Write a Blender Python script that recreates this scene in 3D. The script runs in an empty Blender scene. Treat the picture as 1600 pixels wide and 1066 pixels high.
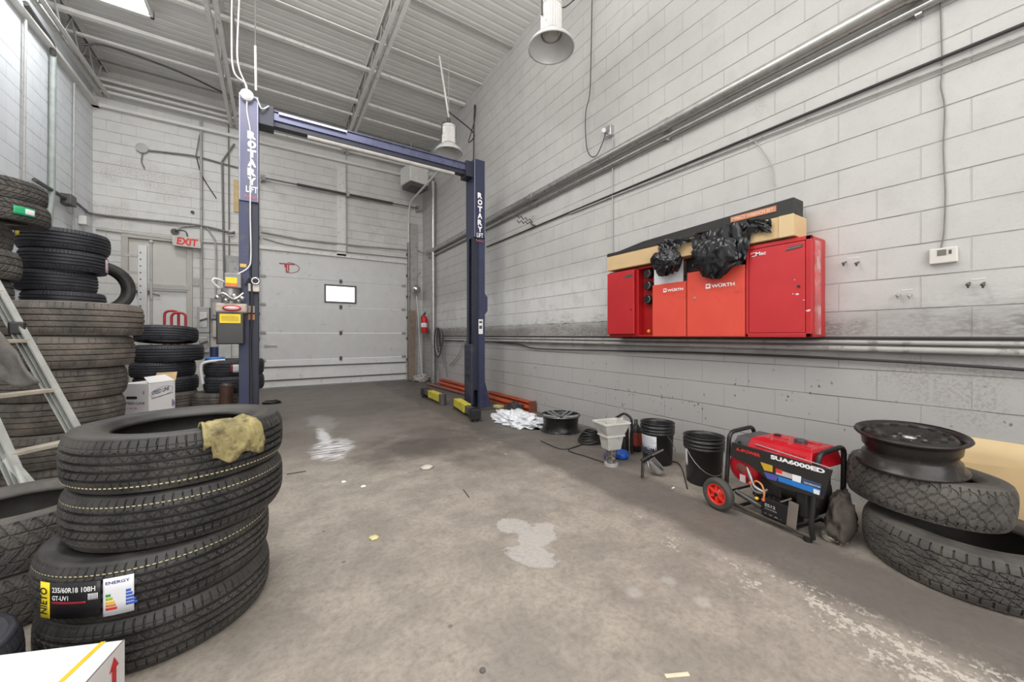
import bpy, math, random
import numpy as np
from mathutils import Vector, Matrix, noise
PI = math.pi
R = math.radians
random.seed(7)
scene = bpy.context.scene
COL = scene.collection

# ---------------------------------------------------------------- survey of the room
# camera stands at (0,0,1.15); +Y runs along the bay towards the garage door
TH, F, U0, V0, H = R(32.45), 585.0, 800.0, 525.0, 1.15
S_, C_ = math.sin(TH), math.cos(TH)
XR, XL, YB, ZC, YF = 3.38, -2.77, 9.80, 6.03, -3.0
def ray(u):
    s = u - U0
    return S_*F + C_*s, C_*F - S_*s
def onx(u, v, X):
    a, b = ray(u); t = X/a
    return Vector((X, b*t, H + (V0-v)*t))
def ony(u, v, Y):
    a, b = ray(u); t = Y/b
    return Vector((a*t, Y, H + (V0-v)*t))
def fl(u, v, z=0.0):
    t = (z-H)/(V0-v); a, b = ray(u)
    return Vector((a*t, b*t, z))
def dp(u, v, d):
    t = d/F; a, b = ray(u)
    return Vector((a*t, b*t, H + (V0-v)*t))
def rw(u, v, off=0.0): return onx(u, v, XR-off)
def bw(u, v, off=0.0): return ony(u, v, YB-off)
def lw(u, v, off=0.0): return onx(u, v, XL+off)

# ---------------------------------------------------------------- mesh helpers
ORG = {}
class MB:
    def __init__(s): s.v = []; s.f = []; s.sm = []
    def add(s, vs, fs, smooth=False, M=None):
        o = len(s.v)
        for p in vs:
            p = Vector(p)
            s.v.append(M @ p if M is not None else p)
        for f in fs:
            s.f.append([i+o for i in f]); s.sm.append(smooth)
        return s
    def box(s, c, d, rot=None, M=None):
        c = Vector(c); x, y, z = d[0]/2, d[1]/2, d[2]/2
        T = Matrix.Translation(c)
        if rot is not None:
            if isinstance(rot, (int, float)): T = T @ Matrix.Rotation(rot, 4, 'Z')
            else: T = T @ (rot.to_4x4() if len(rot) == 3 else rot)
        if M is not None: T = M @ T
        vs = [(sx*x, sy*y, sz*z) for sz in (-1, 1) for sx, sy in ((-1,-1),(1,-1),(1,1),(-1,1))]
        fs = [(3,2,1,0),(4,5,6,7),(0,1,5,4),(1,2,6,5),(2,3,7,6),(3,0,4,7)]
        return s.add(vs, fs, False, T)
    def b2(s, a, b):                       # box from two corners
        a = Vector(a); b = Vector(b)
        return s.box((a+b)/2, [abs(b[i]-a[i]) for i in range(3)])
    def bar(s, a, b, w, h, up=(0,0,1)):     # box along a segment, w across, h in 'up'
        a = Vector(a); b = Vector(b); d = b-a; L = d.length; y = d/L
        z = Vector(up); z = (z - y*z.dot(y))
        if z.length < 1e-4: z = Vector((1,0,0)) - y*y.x
        z.normalize(); x = y.cross(z)
        M = Matrix((( x.x,y.x,z.x),(x.y,y.y,z.y),(x.z,y.z,z.z)))
        return s.box((a+b)/2, (w, L, h), M)
    def tube(s, pts, r, seg=10, closed=False, cap=True):
        pts = [Vector(p) for p in pts]; n = len(pts)
        rr = r if isinstance(r, (list, tuple)) else [r]*n
        tg = []
        for i in range(n):
            if closed: t = pts[(i+1) % n]-pts[i-1]
            else: t = pts[min(i+1, n-1)]-pts[max(i-1, 0)]
            tg.append(t.normalized() if t.length > 1e-9 else Vector((0,0,1)))
        ref = Vector((0,0,1)) if abs(tg[0].z) < .9 else Vector((1,0,0))
        nx = (ref - tg[0]*ref.dot(tg[0])).normalized()
        vs = []; fs = []
        for i in range(n):
            nx = nx - tg[i]*nx.dot(tg[i])
            nx = nx.normalized() if nx.length > 1e-6 else tg[i].orthogonal().normalized()
            by = tg[i].cross(nx)
            for k in range(seg):
                a = 2*PI*k/seg
                vs.append(pts[i] + (nx*math.cos(a)+by*math.sin(a))*rr[i])
        m = n if closed else n-1
        for i in range(m):
            j = (i+1) % n
            for k in range(seg):
                l = (k+1) % seg
                fs.append((i*seg+k, i*seg+l, j*seg+l, j*seg+k))
        s.add(vs, fs, True)
        if cap and not closed:
            s.add([vs[k] for k in range(seg)], [tuple(range(seg))[::-1]])
            s.add([vs[(n-1)*seg+k] for k in range(seg)], [tuple(range(seg))])
        return s
    def cyl(s, a, b, r, r2=None, seg=24):
        return s.tube([a, b], [r, r if r2 is None else r2], seg)
    def lathe(s, prof, seg=32, M=None, a0=0, a1=2*PI):
        full = abs(a1-a0-2*PI) < 1e-6
        n = seg if full else seg+1
        vs = []; fs = []
        for i in range(n):
            a = a0+(a1-a0)*i/seg
            for (r, z) in prof: vs.append((r*math.cos(a), r*math.sin(a), z))
        m = len(prof)
        for i in range(seg):
            j = (i+1) % n
            for k in range(m-1): fs.append((i*m+k, j*m+k, j*m+k+1, i*m+k+1))
        return s.add(vs, fs, True, M)
    def prism(s, poly, vec):                # planar polygon of 3D points pushed along vec
        n = len(poly); vec = Vector(vec)
        vs = [Vector(p) for p in poly] + [Vector(p)+vec for p in poly]
        fs = [tuple(range(n))[::-1], tuple(range(n, 2*n))]
        for i in range(n):
            j = (i+1) % n; fs.append((i, j, n+j, n+i))
        return s.add(vs, fs)
    def sheet(s, fn, nu, nv, smooth=True):
        vs = [fn(i/nu, j/nv) for i in range(nu+1) for j in range(nv+1)]
        fs = [(i*(nv+1)+j, (i+1)*(nv+1)+j, (i+1)*(nv+1)+j+1, i*(nv+1)+j+1) for i in range(nu) for j in range(nv)]
        return s.add(vs, fs, smooth)
    def ball(s, c, r, nu=16, nv=10, fn=None):
        c = Vector(c); r = r if isinstance(r, (tuple, list)) else (r, r, r)
        vs = []; fs = []
        for j in range(nv+1):
            ph = PI*j/nv
            for i in range(nu):
                a = 2*PI*i/nu
                d = Vector((math.sin(ph)*math.cos(a), math.sin(ph)*math.sin(a), math.cos(ph)))
                k = fn(d) if fn else 1
                vs.append(c + Vector((d.x*r[0], d.y*r[1], d.z*r[2]))*k)
        for j in range(nv):
            for i in range(nu):
                l = (i+1) % nu; fs.append((j*nu+i, (j+1)*nu+i, (j+1)*nu+l, j*nu+l))
        return s.add(vs, fs, True)
    def text(s, body, p, right, up, h, w=None, depth=.001, bold=0.0, align='L'):
        cu = bpy.data.curves.new('t', 'FONT'); cu.body = body; cu.size = 1; cu.extrude = 0; cu.offset = bold; cu.resolution_u = 3
        ob = bpy.data.objects.new('t', cu); COL.objects.link(ob)
        dg = bpy.context.evaluated_depsgraph_get(); dg.update()
        me = bpy.data.meshes.new_from_object(ob.evaluated_get(dg))
        vs = [v.co.copy() for v in me.vertices]; fs = [tuple(q.vertices) for q in me.polygons]
        bpy.data.objects.remove(ob); bpy.data.curves.remove(cu); bpy.data.meshes.remove(me)
        if not vs: return s
        x0 = min(v.x for v in vs); x1 = max(v.x for v in vs); y0 = min(v.y for v in vs); y1 = max(v.y for v in vs)
        sy = h/(y1-y0); sx = sy if w is None else w/(x1-x0)
        right = Vector(right).normalized(); up = Vector(up).normalized(); nrm = right.cross(up)
        off = 0 if align == 'L' else -(x1-x0)*sx/2
        n = len(vs)
        out = [Vector(p)+right*((v.x-x0)*sx+off)+up*((v.y-y0)*sy)+nrm*depth for v in vs]
        return s.add(out, fs)
    def build(s, name, m, parent=None, bevel=0.0, seg=2, smooth_all=False, origin=None):
        if parent is not None: o = ORG[parent.name]
        elif origin is not None: o = Vector(origin)
        else:
            xs = [v.x for v in s.v]; ys = [v.y for v in s.v]; zs = [v.z for v in s.v]
            o = Vector(((min(xs)+max(xs))/2, (min(ys)+max(ys))/2, min(zs)))
        me = bpy.data.meshes.new(name)
        me.from_pydata([tuple(v-o) for v in s.v], [], s.f)
        me.polygons.foreach_set('use_smooth', [True]*len(s.f) if smooth_all else s.sm)
        me.materials.append(m); me.update()
        ob = bpy.data.objects.new(name, me); COL.objects.link(ob)
        ORG[ob.name] = o.copy()
        if parent is not None: ob.parent = parent
        else: ob.location = o
        if bevel:
            b = ob.modifiers.new('bevel', 'BEVEL'); b.width = bevel; b.segments = seg; b.limit_method = 'ANGLE'; b.angle_limit = R(40)
        return ob

def tag(o, label=None, cat=None, group=None, kind=None):
    if label: o['label'] = label
    if cat: o['category'] = cat
    if group: o['group'] = group
    if kind: o['kind'] = kind
    return o
def thing(name, label, cat, loc=(0,0,0), group=None):
    o = bpy.data.objects.new(name, None); o.empty_display_size = .1
    COL.objects.link(o); o.location = loc; ORG[o.name] = Vector(loc)
    return tag(o, label, cat, group)
def dup(root, M, label=None, group=None):
    r = root.copy(); COL.objects.link(r); r.matrix_world = M
    if label: r['label'] = label
    if group: r['group'] = group
    for ch in root.children:
        c = ch.copy(); COL.objects.link(c); c.parent = r
        for g in ch.children:
            d = g.copy(); COL.objects.link(d); d.parent = c
    return r
def spline(pts, n=6, closed=False):
    P = [Vector(p) for p in pts]; m = len(P); out = []
    rng = range(m) if closed else range(m-1)
    for i in rng:
        p0 = P[i-1] if (i > 0 or closed) else P[0]*2-P[1]
        p1 = P[i]; p2 = P[(i+1) % m]
        p3 = P[(i+2) % m] if (closed or i+2 < m) else P[-1]*2-P[-2]
        for k in range(n):
            t = k/n
            out.append(.5*((2*p1)+(p2-p0)*t+(2*p0-5*p1+4*p2-p3)*t*t+(3*p1-p0-3*p2+p3)*t**3))
    if not closed: out.append(P[-1])
    return out
def fillet(pts, rad, n=5):
    P = [Vector(p) for p in pts]; out = [P[0]]
    for i in range(1, len(P)-1):
        a = (P[i-1]-P[i]); b = (P[i+1]-P[i]); r = min(rad, a.length*.45, b.length*.45)
        pa = P[i]+a.normalized()*r; pb = P[i]+b.normalized()*r
        for k in range(n+1):
            t = k/n; out.append(pa*(1-t)**2+P[i]*2*t*(1-t)+pb*t*t)
    out.append(P[-1]); return out

# ---------------------------------------------------------------- materials
MATS = {}
class NT:
    def __init__(s, name):
        s.m = bpy.data.materials.new(name); s.m.use_nodes = True
        s.t = s.m.node_tree; s.t.nodes.clear()
        s.out = s.n('ShaderNodeOutputMaterial'); s.bs = s.n('ShaderNodeBsdfPrincipled')
        s.l(s.bs.outputs[0], s.out.inputs[0])
    def n(s, k, **kw):
        nd = s.t.nodes.new(k)
        for a, b in kw.items(): setattr(nd, a, b)
        return nd
    def l(s, a, b): s.t.links.new(a, b)
    def val(s, x, inp):
        if hasattr(x, 'links') or hasattr(x, 'is_linked'): s.l(x, inp)
        else: inp.default_value = x
    def math(s, op, a, b=0.0, c=None, clamp=False):
        m = s.n('ShaderNodeMath', operation=op, use_clamp=clamp)
        s.val(a, m.inputs[0]); s.val(b, m.inputs[1])
        if c is not None: s.val(c, m.inputs[2])
        return m.outputs[0]
    def pos(s):
        if not hasattr(s, '_p'): s._p = s.n('ShaderNodeNewGeometry').outputs['Position']
        return s._p
    def obj(s):
        if not hasattr(s, '_o'): s._o = s.n('ShaderNodeTexCoord').outputs['Object']
        return s._o
    def xyz(s, v):
        x = s.n('ShaderNodeSeparateXYZ'); s.l(v, x.inputs[0]); return x.outputs
    def comb(s, x, y, z):
        c = s.n('ShaderNodeCombineXYZ')
        for i, q in enumerate((x, y, z)): s.val(q, c.inputs[i])
        return c.outputs[0]
    def noise(s, vec, scale, detail=4, rough=.55, dist=0):
        n = s.n('ShaderNodeTexNoise'); s.l(vec, n.inputs['Vector'])
        n.inputs['Scale'].default_value = scale; n.inputs['Detail'].default_value = detail
        n.inputs['Roughness'].default_value = rough; n.inputs['Distortion'].default_value = dist
        return n.outputs['Fac']
    def ramp(s, x, a, b, lo=0.0, hi=1.0):
        m = s.n('ShaderNodeMapRange'); m.interpolation_type = 'SMOOTHSTEP'
        s.val(x, m.inputs[0]); m.inputs[1].default_value = a; m.inputs[2].default_value = b
        m.inputs[3].default_value = lo; m.inputs[4].default_value = hi
        return m.outputs[0]
    def mix(s, f, a, b):
        m = s.n('ShaderNodeMix', data_type='RGBA')
        s.val(f, m.inputs[0])
        for q, i in ((a, 6), (b, 7)):
            if isinstance(q, tuple): m.inputs[i].default_value = (*q[:3], 1)
            else: s.l(q, m.inputs[i])
        return m.outputs[2]
    def bump(s, h, strength=.3, dist=.01):
        b = s.n('ShaderNodeBump'); b.inputs['Strength'].default_value = strength; b.inputs['Distance'].default_value = dist
        s.l(h, b.inputs['Height']); s.l(b.outputs[0], s.bs.inputs['Normal'])
    def set(s, col=None, rough=None, metal=None, spec=None):
        for q, k in ((col, 'Base Color'), (rough, 'Roughness'), (metal, 'Metallic'), (spec, 'Specular IOR Level')):
            if q is None: continue
            i = s.bs.inputs[k]
            if isinstance(q, tuple): i.default_value = (*q[:3], 1)
            elif isinstance(q, (int, float)): i.default_value = q
            else: s.l(q, i)
def srgb(r, g, b):
    return tuple((c/255/12.92 if c/255 <= .04045 else ((c/255+.055)/1.055)**2.4) for c in (r, g, b))
def mat(name, col, rough=.5, metal=0.0, var=.12, scale=8.0, dirt=None, dirt_amt=.5, bump=.0, bscale=60, coat=0, alpha=None, trans=None):
    if name in MATS: return MATS[name]
    t = NT(name); o = t.obj()
    n = t.noise(o, scale, 5)
    dark = tuple(max(0, c*(1-var)) for c in col); lite = tuple(min(1, c*(1+var)) for c in col)
    c = t.mix(t.ramp(n, .3, .7), dark, lite)
    if dirt is not None:
        k = t.ramp(t.noise(o, scale*1.7, 8, .7), .60-.16*dirt_amt, .74-.12*dirt_amt, 0, .85)
        c = t.mix(k, c, dirt)
    t.set(c, t.ramp(n, .2, .8, max(0, rough-.08), min(1, rough+.08)), metal)
    if bump: t.bump(t.noise(o, bscale, 4), bump, .004)
    if coat: t.bs.inputs['Coat Weight'].default_value = coat
    if trans: t.bs.inputs['Transmission Weight'].default_value = trans
    if alpha is not None: t.bs.inputs['Alpha'].default_value = alpha
    MATS[name] = t.m; return t.m
def emit(name, col, strength):
    if name in MATS: return MATS[name]
    t = NT(name); t.set((0,0,0), .6); t.bs.inputs['Emission Color'].default_value = (*col, 1); t.bs.inputs['Emission Strength'].default_value = strength
    MATS[name] = t.m; return t.m
# ================================================================ room shell
def wall_mat(name, axis, lower, upper, bright):
    # painted concrete block: 40 x 20 cm blocks; lower band repainted in a greyer paint, rubbed and scuffed
    t = NT(name); p = t.pos(); x, y, z = t.xyz(p)
    h = y if axis == 'y' else x
    vec = t.comb(h, t.math('SUBTRACT', z, .12), 0.0)
    wob = t.noise(p, 3.0, 3)
    br = t.n('ShaderNodeTexBrick'); t.l(vec, br.inputs['Vector'])
    br.inputs['Color1'].default_value = (1,1,1,1); br.inputs['Color2'].default_value = (.93,.93,.93,1); br.inputs['Mortar'].default_value = (0,0,0,1)
    br.inputs['Scale'].default_value = 1; br.inputs['Mortar Size'].default_value = .0045; br.inputs['Mortar Smooth'].default_value = .35
    br.inputs['Brick Width'].default_value = .4; br.inputs['Row Height'].default_value = .2
    mort = br.outputs['Fac']
    big = t.noise(p, .9, 5); mid = t.noise(p, 5, 6, .6); fine = t.noise(p, 55, 5, .7)
    edge = t.math('ADD', z, t.math('MULTIPLY', t.math('SUBTRACT', t.noise(vec, 6, 5), .5), .10))
    up = t.ramp(edge, bright-.03, bright+.03)
    c = t.mix(up, lower, upper)
    c = t.mix(t.ramp(big, .35, .7, 0, .45), c, tuple(q*.80 for q in upper))
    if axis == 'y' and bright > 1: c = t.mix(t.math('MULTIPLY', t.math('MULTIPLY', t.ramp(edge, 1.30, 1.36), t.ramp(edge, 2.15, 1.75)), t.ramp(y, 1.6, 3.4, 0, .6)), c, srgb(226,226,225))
    c = t.mix(t.ramp(mid, .45, .72, 0, .34), c, tuple(q*.74 for q in upper))
    c = t.mix(t.ramp(fine, .5, .78, 0, .30), c, tuple(q*.66 for q in upper))
    # rubbed grime band above the low pipes
    g1 = t.math('MULTIPLY', t.ramp(edge, 1.08, 1.2), t.ramp(edge, 1.5, 1.3))
    streak = t.noise(t.comb(t.math('MULTIPLY', h, 7), t.math('MULTIPLY', z, 22), 0.0), 1.6, 6, .7)
    g = t.math('MULTIPLY', g1, t.math('MULTIPLY', t.ramp(streak, .42, .68), t.ramp(t.noise(vec, 1.3, 3), .36, .62)))
    c = t.mix(t.math('MULTIPLY', g, .8), c, srgb(95, 90, 86))
    if bright > 1:
        pk = t.noise(t.comb(t.math('MULTIPLY', h, 22), t.math('MULTIPLY', z, 44), 0.0), 1.3, 5, .65)
        bz = t.math('MULTIPLY', t.ramp(z, 1.145, 1.16), t.ramp(t.math('ADD', z, t.math('MULTIPLY', t.noise(vec, 3.5, 4), .16)), 1.40, 1.31))
        c = t.mix(t.math('MULTIPLY', t.math('MULTIPLY', bz, t.ramp(pk, .36, .6, .3, 1)), t.ramp(t.noise(vec, 1.6, 3), .36, .55, .25, .8)), c, srgb(104, 97, 92))
        bz2 = t.math('MULTIPLY', t.ramp(z, .93, 1.05), t.ramp(z, 1.15, 1.13))  # band below the cabinets: soot and shadow put into the colour
        c = t.mix(t.math('MULTIPLY', bz2, t.ramp(t.noise(vec, 2.4, 4), .35, .6, .1, .6)), c, srgb(112, 108, 104))
    # scuffs: small dark chips low on the wall
    vo = t.n('ShaderNodeTexVoronoi'); t.l(t.comb(t.math('MULTIPLY', h, 26), t.math('MULTIPLY', z, 17), 0.0), vo.inputs['Vector']); vo.inputs['Scale'].default_value = 1
    sc = t.math('MULTIPLY', t.ramp(t.math('ADD', vo.outputs['Distance'], t.math('MULTIPLY', t.noise(p, 60, 3), .25)), .36, .26), t.ramp(t.noise(vec, 4.2, 5, .7), .51, .60))
    sc = t.math('MULTIPLY', sc, t.ramp(z, 1.0, .7))
    c = t.mix(t.math('MULTIPLY', sc, .85), c, srgb(52, 48, 46))
    # bare block showing in patches high up
    bare = t.math('MULTIPLY', t.ramp(t.noise(p, .75, 4, .6), .56, .66), t.ramp(fine, .45, .6))
    c = t.mix(t.math('MULTIPLY', bare, .5), c, srgb(140, 128, 122))
    fz = t.math('ABSOLUTE', t.math('SUBTRACT', t.math('FRACT', t.math('DIVIDE', t.math('ADD', z, t.math('MULTIPLY', t.math('SUBTRACT', t.noise(p, 4, 3), .5), .006)), .2)), .6))
    hl = t.ramp(fz, .022, .010)
    hj = t.math('MAXIMUM', t.math('MULTIPLY', mort, .28), hl); hj = t.math('MULTIPLY', hj, t.ramp(t.noise(vec, 2.2, 3), .35, .62, .25, 1))
    c = t.mix(t.math('MULTIPLY', hj, .72), c, srgb(96, 93, 91))
    t.set(c, .55, 0)
    hgt = t.math('ADD', t.math('MULTIPLY', t.math('MAXIMUM', t.math('MULTIPLY', mort, .35), hl), -1.0), t.math('ADD', t.math('MULTIPLY', fine, .22), t.math('MULTIPLY', mid, .3)))
    t.bump(hgt, .75, .008)
    return t.m
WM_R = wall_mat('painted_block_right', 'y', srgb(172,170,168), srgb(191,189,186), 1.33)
WM_B = wall_mat('painted_block_back', 'x', srgb(206,204,200), srgb(208,206,202), .5)
WM_L = wall_mat('painted_block_left', 'y', srgb(216,218,220), srgb(220,223,226), .5)

def floor_mat():
    t = NT('stained_concrete'); p = t.pos(); x, y, z = t.xyz(p)
    big = t.noise(p, .7, 6, .6); mid = t.noise(p, 3.2, 7, .62); fine = t.noise(p, 40, 6, .7)
    c = t.mix(t.ramp(mid, .35, .68), srgb(141,133,124), srgb(168,159,148))
    c = t.mix(t.ramp(fine, .38, .72, 0, .5), c, srgb(112,104,97))
    c = t.mix(t.ramp(t.noise(p, 11, 6, .7), .5, .7, 0, .35), c, srgb(104,97,91))
    c = t.mix(t.ramp(t.noise(p, 6, 7, .75), .58, .72, 0, .4), c, srgb(184,176,165))
    # worked-in grease: darker towards the lift and the door
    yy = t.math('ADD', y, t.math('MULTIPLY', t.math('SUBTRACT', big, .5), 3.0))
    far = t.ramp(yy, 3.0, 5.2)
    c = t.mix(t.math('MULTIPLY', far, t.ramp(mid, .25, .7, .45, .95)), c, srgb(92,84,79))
    def blob(cx, cy, rx, ry, rot=0.0, ns=3.0, amt=.5):
        dx = t.math('SUBTRACT', x, cx); dy = t.math('SUBTRACT', y, cy)
        ca, sa = math.cos(rot), math.sin(rot)
        a = t.math('ADD', t.math('MULTIPLY', dx, ca/rx), t.math('MULTIPLY', dy, sa/rx))
        b = t.math('ADD', t.math('MULTIPLY', dx, -sa/ry), t.math('MULTIPLY', dy, ca/ry))
        d = t.math('SQRT', t.math('ADD', t.math('MULTIPLY', a, a), t.math('MULTIPLY', b, b)))
        return t.math('ADD', d, t.math('MULTIPLY', t.math('SUBTRACT', t.noise(p, ns, 5, .65), .5), amt*2))
    # dark grease patches
    for (u, v, rx, ry, k) in ((690,690,1.1,.9,.55),(640,700,.7,.45,.5),(560,640,1.2,.8,.4),(760,720,.5,.5,.3)):
        q = fl(u, v); c = t.mix(t.ramp(blob(q.x, q.y, rx, ry, 0, 2.2, .8), 1.0, .35, 0, k), c, srgb(70,63,59))
    # dark strip along the right wall, with a paler verge next to the wall
    wx = t.math('ADD', x, t.math('MULTIPLY', t.math('SUBTRACT', t.noise(p, 3.5, 6), .5), .16))
    st = t.math('MULTIPLY', t.ramp(wx, 1.98, 2.12), t.ramp(wx, 2.62, 2.48))
    st2 = t.math('MULTIPLY', t.ramp(wx, 1.98, 2.12), t.ramp(y, 1.9, 2.6))
    st = t.math('MAXIMUM', st, st2)
    c = t.mix(t.math('MULTIPLY', st, .72), c, srgb(88,82,78))
    # worn white line paint along the strip
    ww = t.math('ADD', x, t.math('MULTIPLY', t.math('SUBTRACT', t.noise(p, 1.5, 4), .5), .35))
    band = t.math('MULTIPLY', t.ramp(ww, 1.66, 1.86), t.ramp(ww, 2.16, 2.04))
    fl1 = t.math('ADD', t.math('MULTIPLY', t.noise(p, 46, 5, .7), .45), t.math('MULTIPLY', t.noise(t.comb(t.math('MULTIPLY', x, 1.0), t.math('MULTIPLY', y, .55), 0.0), 9, 6, .7), .55))
    near = t.ramp(y, 1.35, .15)
    thr = t.math('SUBTRACT', fl1, t.math('SUBTRACT', .585, t.math('MULTIPLY', near, .075)))
    pw = t.math('MULTIPLY', band, t.ramp(thr, .0, .02))
    c = t.mix(t.math('MULTIPLY', pw, .75), c, srgb(203,196,184))
    # pale streaked patch, and a hardened puddle of filler
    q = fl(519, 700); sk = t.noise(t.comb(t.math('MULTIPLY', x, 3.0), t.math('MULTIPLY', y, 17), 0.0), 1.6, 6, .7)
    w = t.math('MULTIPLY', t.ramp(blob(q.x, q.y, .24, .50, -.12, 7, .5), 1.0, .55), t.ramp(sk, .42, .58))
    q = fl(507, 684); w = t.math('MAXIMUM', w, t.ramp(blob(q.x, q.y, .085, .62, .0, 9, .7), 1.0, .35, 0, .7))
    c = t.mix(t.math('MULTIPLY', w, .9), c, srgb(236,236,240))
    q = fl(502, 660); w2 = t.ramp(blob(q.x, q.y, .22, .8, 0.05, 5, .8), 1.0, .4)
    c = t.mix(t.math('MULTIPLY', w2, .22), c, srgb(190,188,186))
    pud = None
    for (u, v, rx, ry) in ((840,836,.15,.10),(830,868,.09,.15),(802,822,.09,.12)):
        q = fl(u, v); b = t.ramp(blob(q.x, q.y, rx, ry, .5, 16, .6), 1.0, .93)
        pud = b if pud is None else t.math('MAXIMUM', pud, b)
    c = t.mix(t.math('MULTIPLY', pud, t.ramp(fine, .3, .65, .25, .8)), c, srgb(186,183,180))
    for (u, v, r_) in ((1098,941,.05),(1045,908,.045),(990,925,.05)):
        q = fl(u, v); b = t.ramp(blob(q.x, q.y, r_, r_, 0, 14, .5), 1.0, .3)
        c = t.mix(t.math('MULTIPLY', b, .3), c, srgb(205,200,194))
    # small dark spots
    vo = t.n('ShaderNodeTexVoronoi'); t.l(p, vo.inputs['Vector']); vo.inputs['Scale'].default_value = 4.5
    c = t.mix(t.ramp(vo.outputs['Distance'], .07, .02, 0, .6), c, srgb(70,64,60))
    # saw-cut joint before the door
    q = fl(600, 622); jt = t.math('ABSOLUTE', t.math('SUBTRACT', y, q.y))
    c = t.mix(t.ramp(jt, .03, .01, 0, .6), c, srgb(62,56,52))
    rg = t.math('SUBTRACT', t.ramp(mid, .3, .7, .62, .42), t.math('MULTIPLY', w, .15))
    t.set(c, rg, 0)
    t.bump(t.math('ADD', t.math('MULTIPLY', mid, .6), t.math('ADD', t.math('MULTIPLY', fine, .3), pud)), .25, .004)
    return t.m

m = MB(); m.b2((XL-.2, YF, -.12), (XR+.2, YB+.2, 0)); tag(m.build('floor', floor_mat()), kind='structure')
m = MB(); m.b2((XR, YF, 0), (XR+.2, YB+.2, ZC+.3)); tag(m.build('wall_right', WM_R), kind='structure')
m = MB(); m.b2((XL-.2, YF, 0), (XL, YB+.2, ZC+.3)); tag(m.build('wall_left', WM_L), kind='structure')
# back wall with the garage opening and the exit doorway left open
DX0, DX1, DZ = bw(407,500).x, bw(634,500).x, 3.05
EX0, EX1 = bw(196,400).x, bw(296,400).x
EZ = bw(246,372).z
m = MB()
m.b2((XL, YB, 0), (EX0, YB+.2, ZC+.3)); m.b2((EX0, YB, EZ), (EX1, YB+.2, ZC+.3)); m.b2((EX1, YB, 0), (DX0, YB+.2, ZC+.3))
m.b2((DX0, YB, DZ), (DX1, YB+.2, ZC+.3)); m.b2((DX1, YB, 0), (XR, YB+.2, ZC+.3))
tag(m.build('wall_back', WM_B), kind='structure')
# ribbed steel deck, ribs run across the bay
prof = []; y = YF
while y < YB+.15:
    prof += [(y, 0), (y+.09, 0), (y+.11, .005), (y+.13, .005)]; y += .15
m = MB()
vs = []; fs = []
for (yy, zz) in prof: vs += [(XL-.2, yy, ZC+zz), (XR+.2, yy, ZC+zz)]
for i in range(len(prof)-1): fs.append((2*i, 2*i+1, 2*i+3, 2*i+2))
m.add(vs, fs); m.b2((XL-.2, YF, ZC+.05), (XR+.2, YB+.2, ZC+.2))
DECK = mat('painted_steel_deck', srgb(212,210,206), .5, 0, .03, 3)
tag(m.build('ceiling', DECK), kind='structure')

# ---------------------------------------------------------------- camera and light
cam = bpy.data.cameras.new('camera'); co = bpy.data.objects.new('camera', cam); COL.objects.link(co)
cam.sensor_width = 36; cam.sensor_fit = 'HORIZONTAL'; cam.lens = F/1600*36
cam.shift_y = -(533-V0)/1600; cam.clip_start = .05
co.location = (0, 0, H); co.rotation_euler = (R(90), 0, -TH)
scene.camera = co
w = bpy.data.worlds.new('world'); scene.world = w; w.use_nodes = True
w.node_tree.nodes['Background'].inputs[0].default_value = (.93, .96, 1, 1); w.node_tree.nodes['Background'].inputs[1].default_value = .8
def area(name, loc, rot, sx, sy, power, col=(1,1,1)):
    l = bpy.data.lights.new(name, 'AREA'); l.shape = 'RECTANGLE'; l.size = sx; l.size_y = sy; l.energy = power; l.color = col
    o = bpy.data.objects.new(name, l); COL.objects.link(o); o.location = loc; o.rotation_euler = rot; return o
area('ceiling_light_row', (-.9, 2.4, 5.6), (0, 0, 0), 2.6, 2.6, 125, (1, .985, .96))
area('added_ceiling_wash', (-.2, 1.4, 4.3), (R(180), 0, 0), 3.0, 3.0, 225, (1, .99, .97))  # added up-facing light, out of view, brightens the ceiling
area('added_wall_wash', (-.2, 3.2, 5.3), (R(62), 0, 0), 3.2, .8, 40, (1, .99, .97))  # added light, out of view, brightens the back wall
area('front_bay_light', (.3, -2.0, 4.6), (R(35), 0, 0), 4.5, 2.0, 70, (1, .98, .95))
area('added_rear_fill', (.2, -2.8, 2.6), (R(104), 0, 0), 5.0, 3.2, 150, (1, .99, .98))  # added fill behind the camera, no lamp of the bay
area('skylight_glow', (-1.94, 7.10, 5.86), (0, 0, 0), .62, .9, 60, (.95, .98, 1))
scene.view_settings.view_transform = 'Standard'; scene.view_settings.look = 'None'
scene.view_settings.gamma = 1; scene.view_settings.exposure = 0.0; scene.view_settings.use_curve_mapping = False
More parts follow.
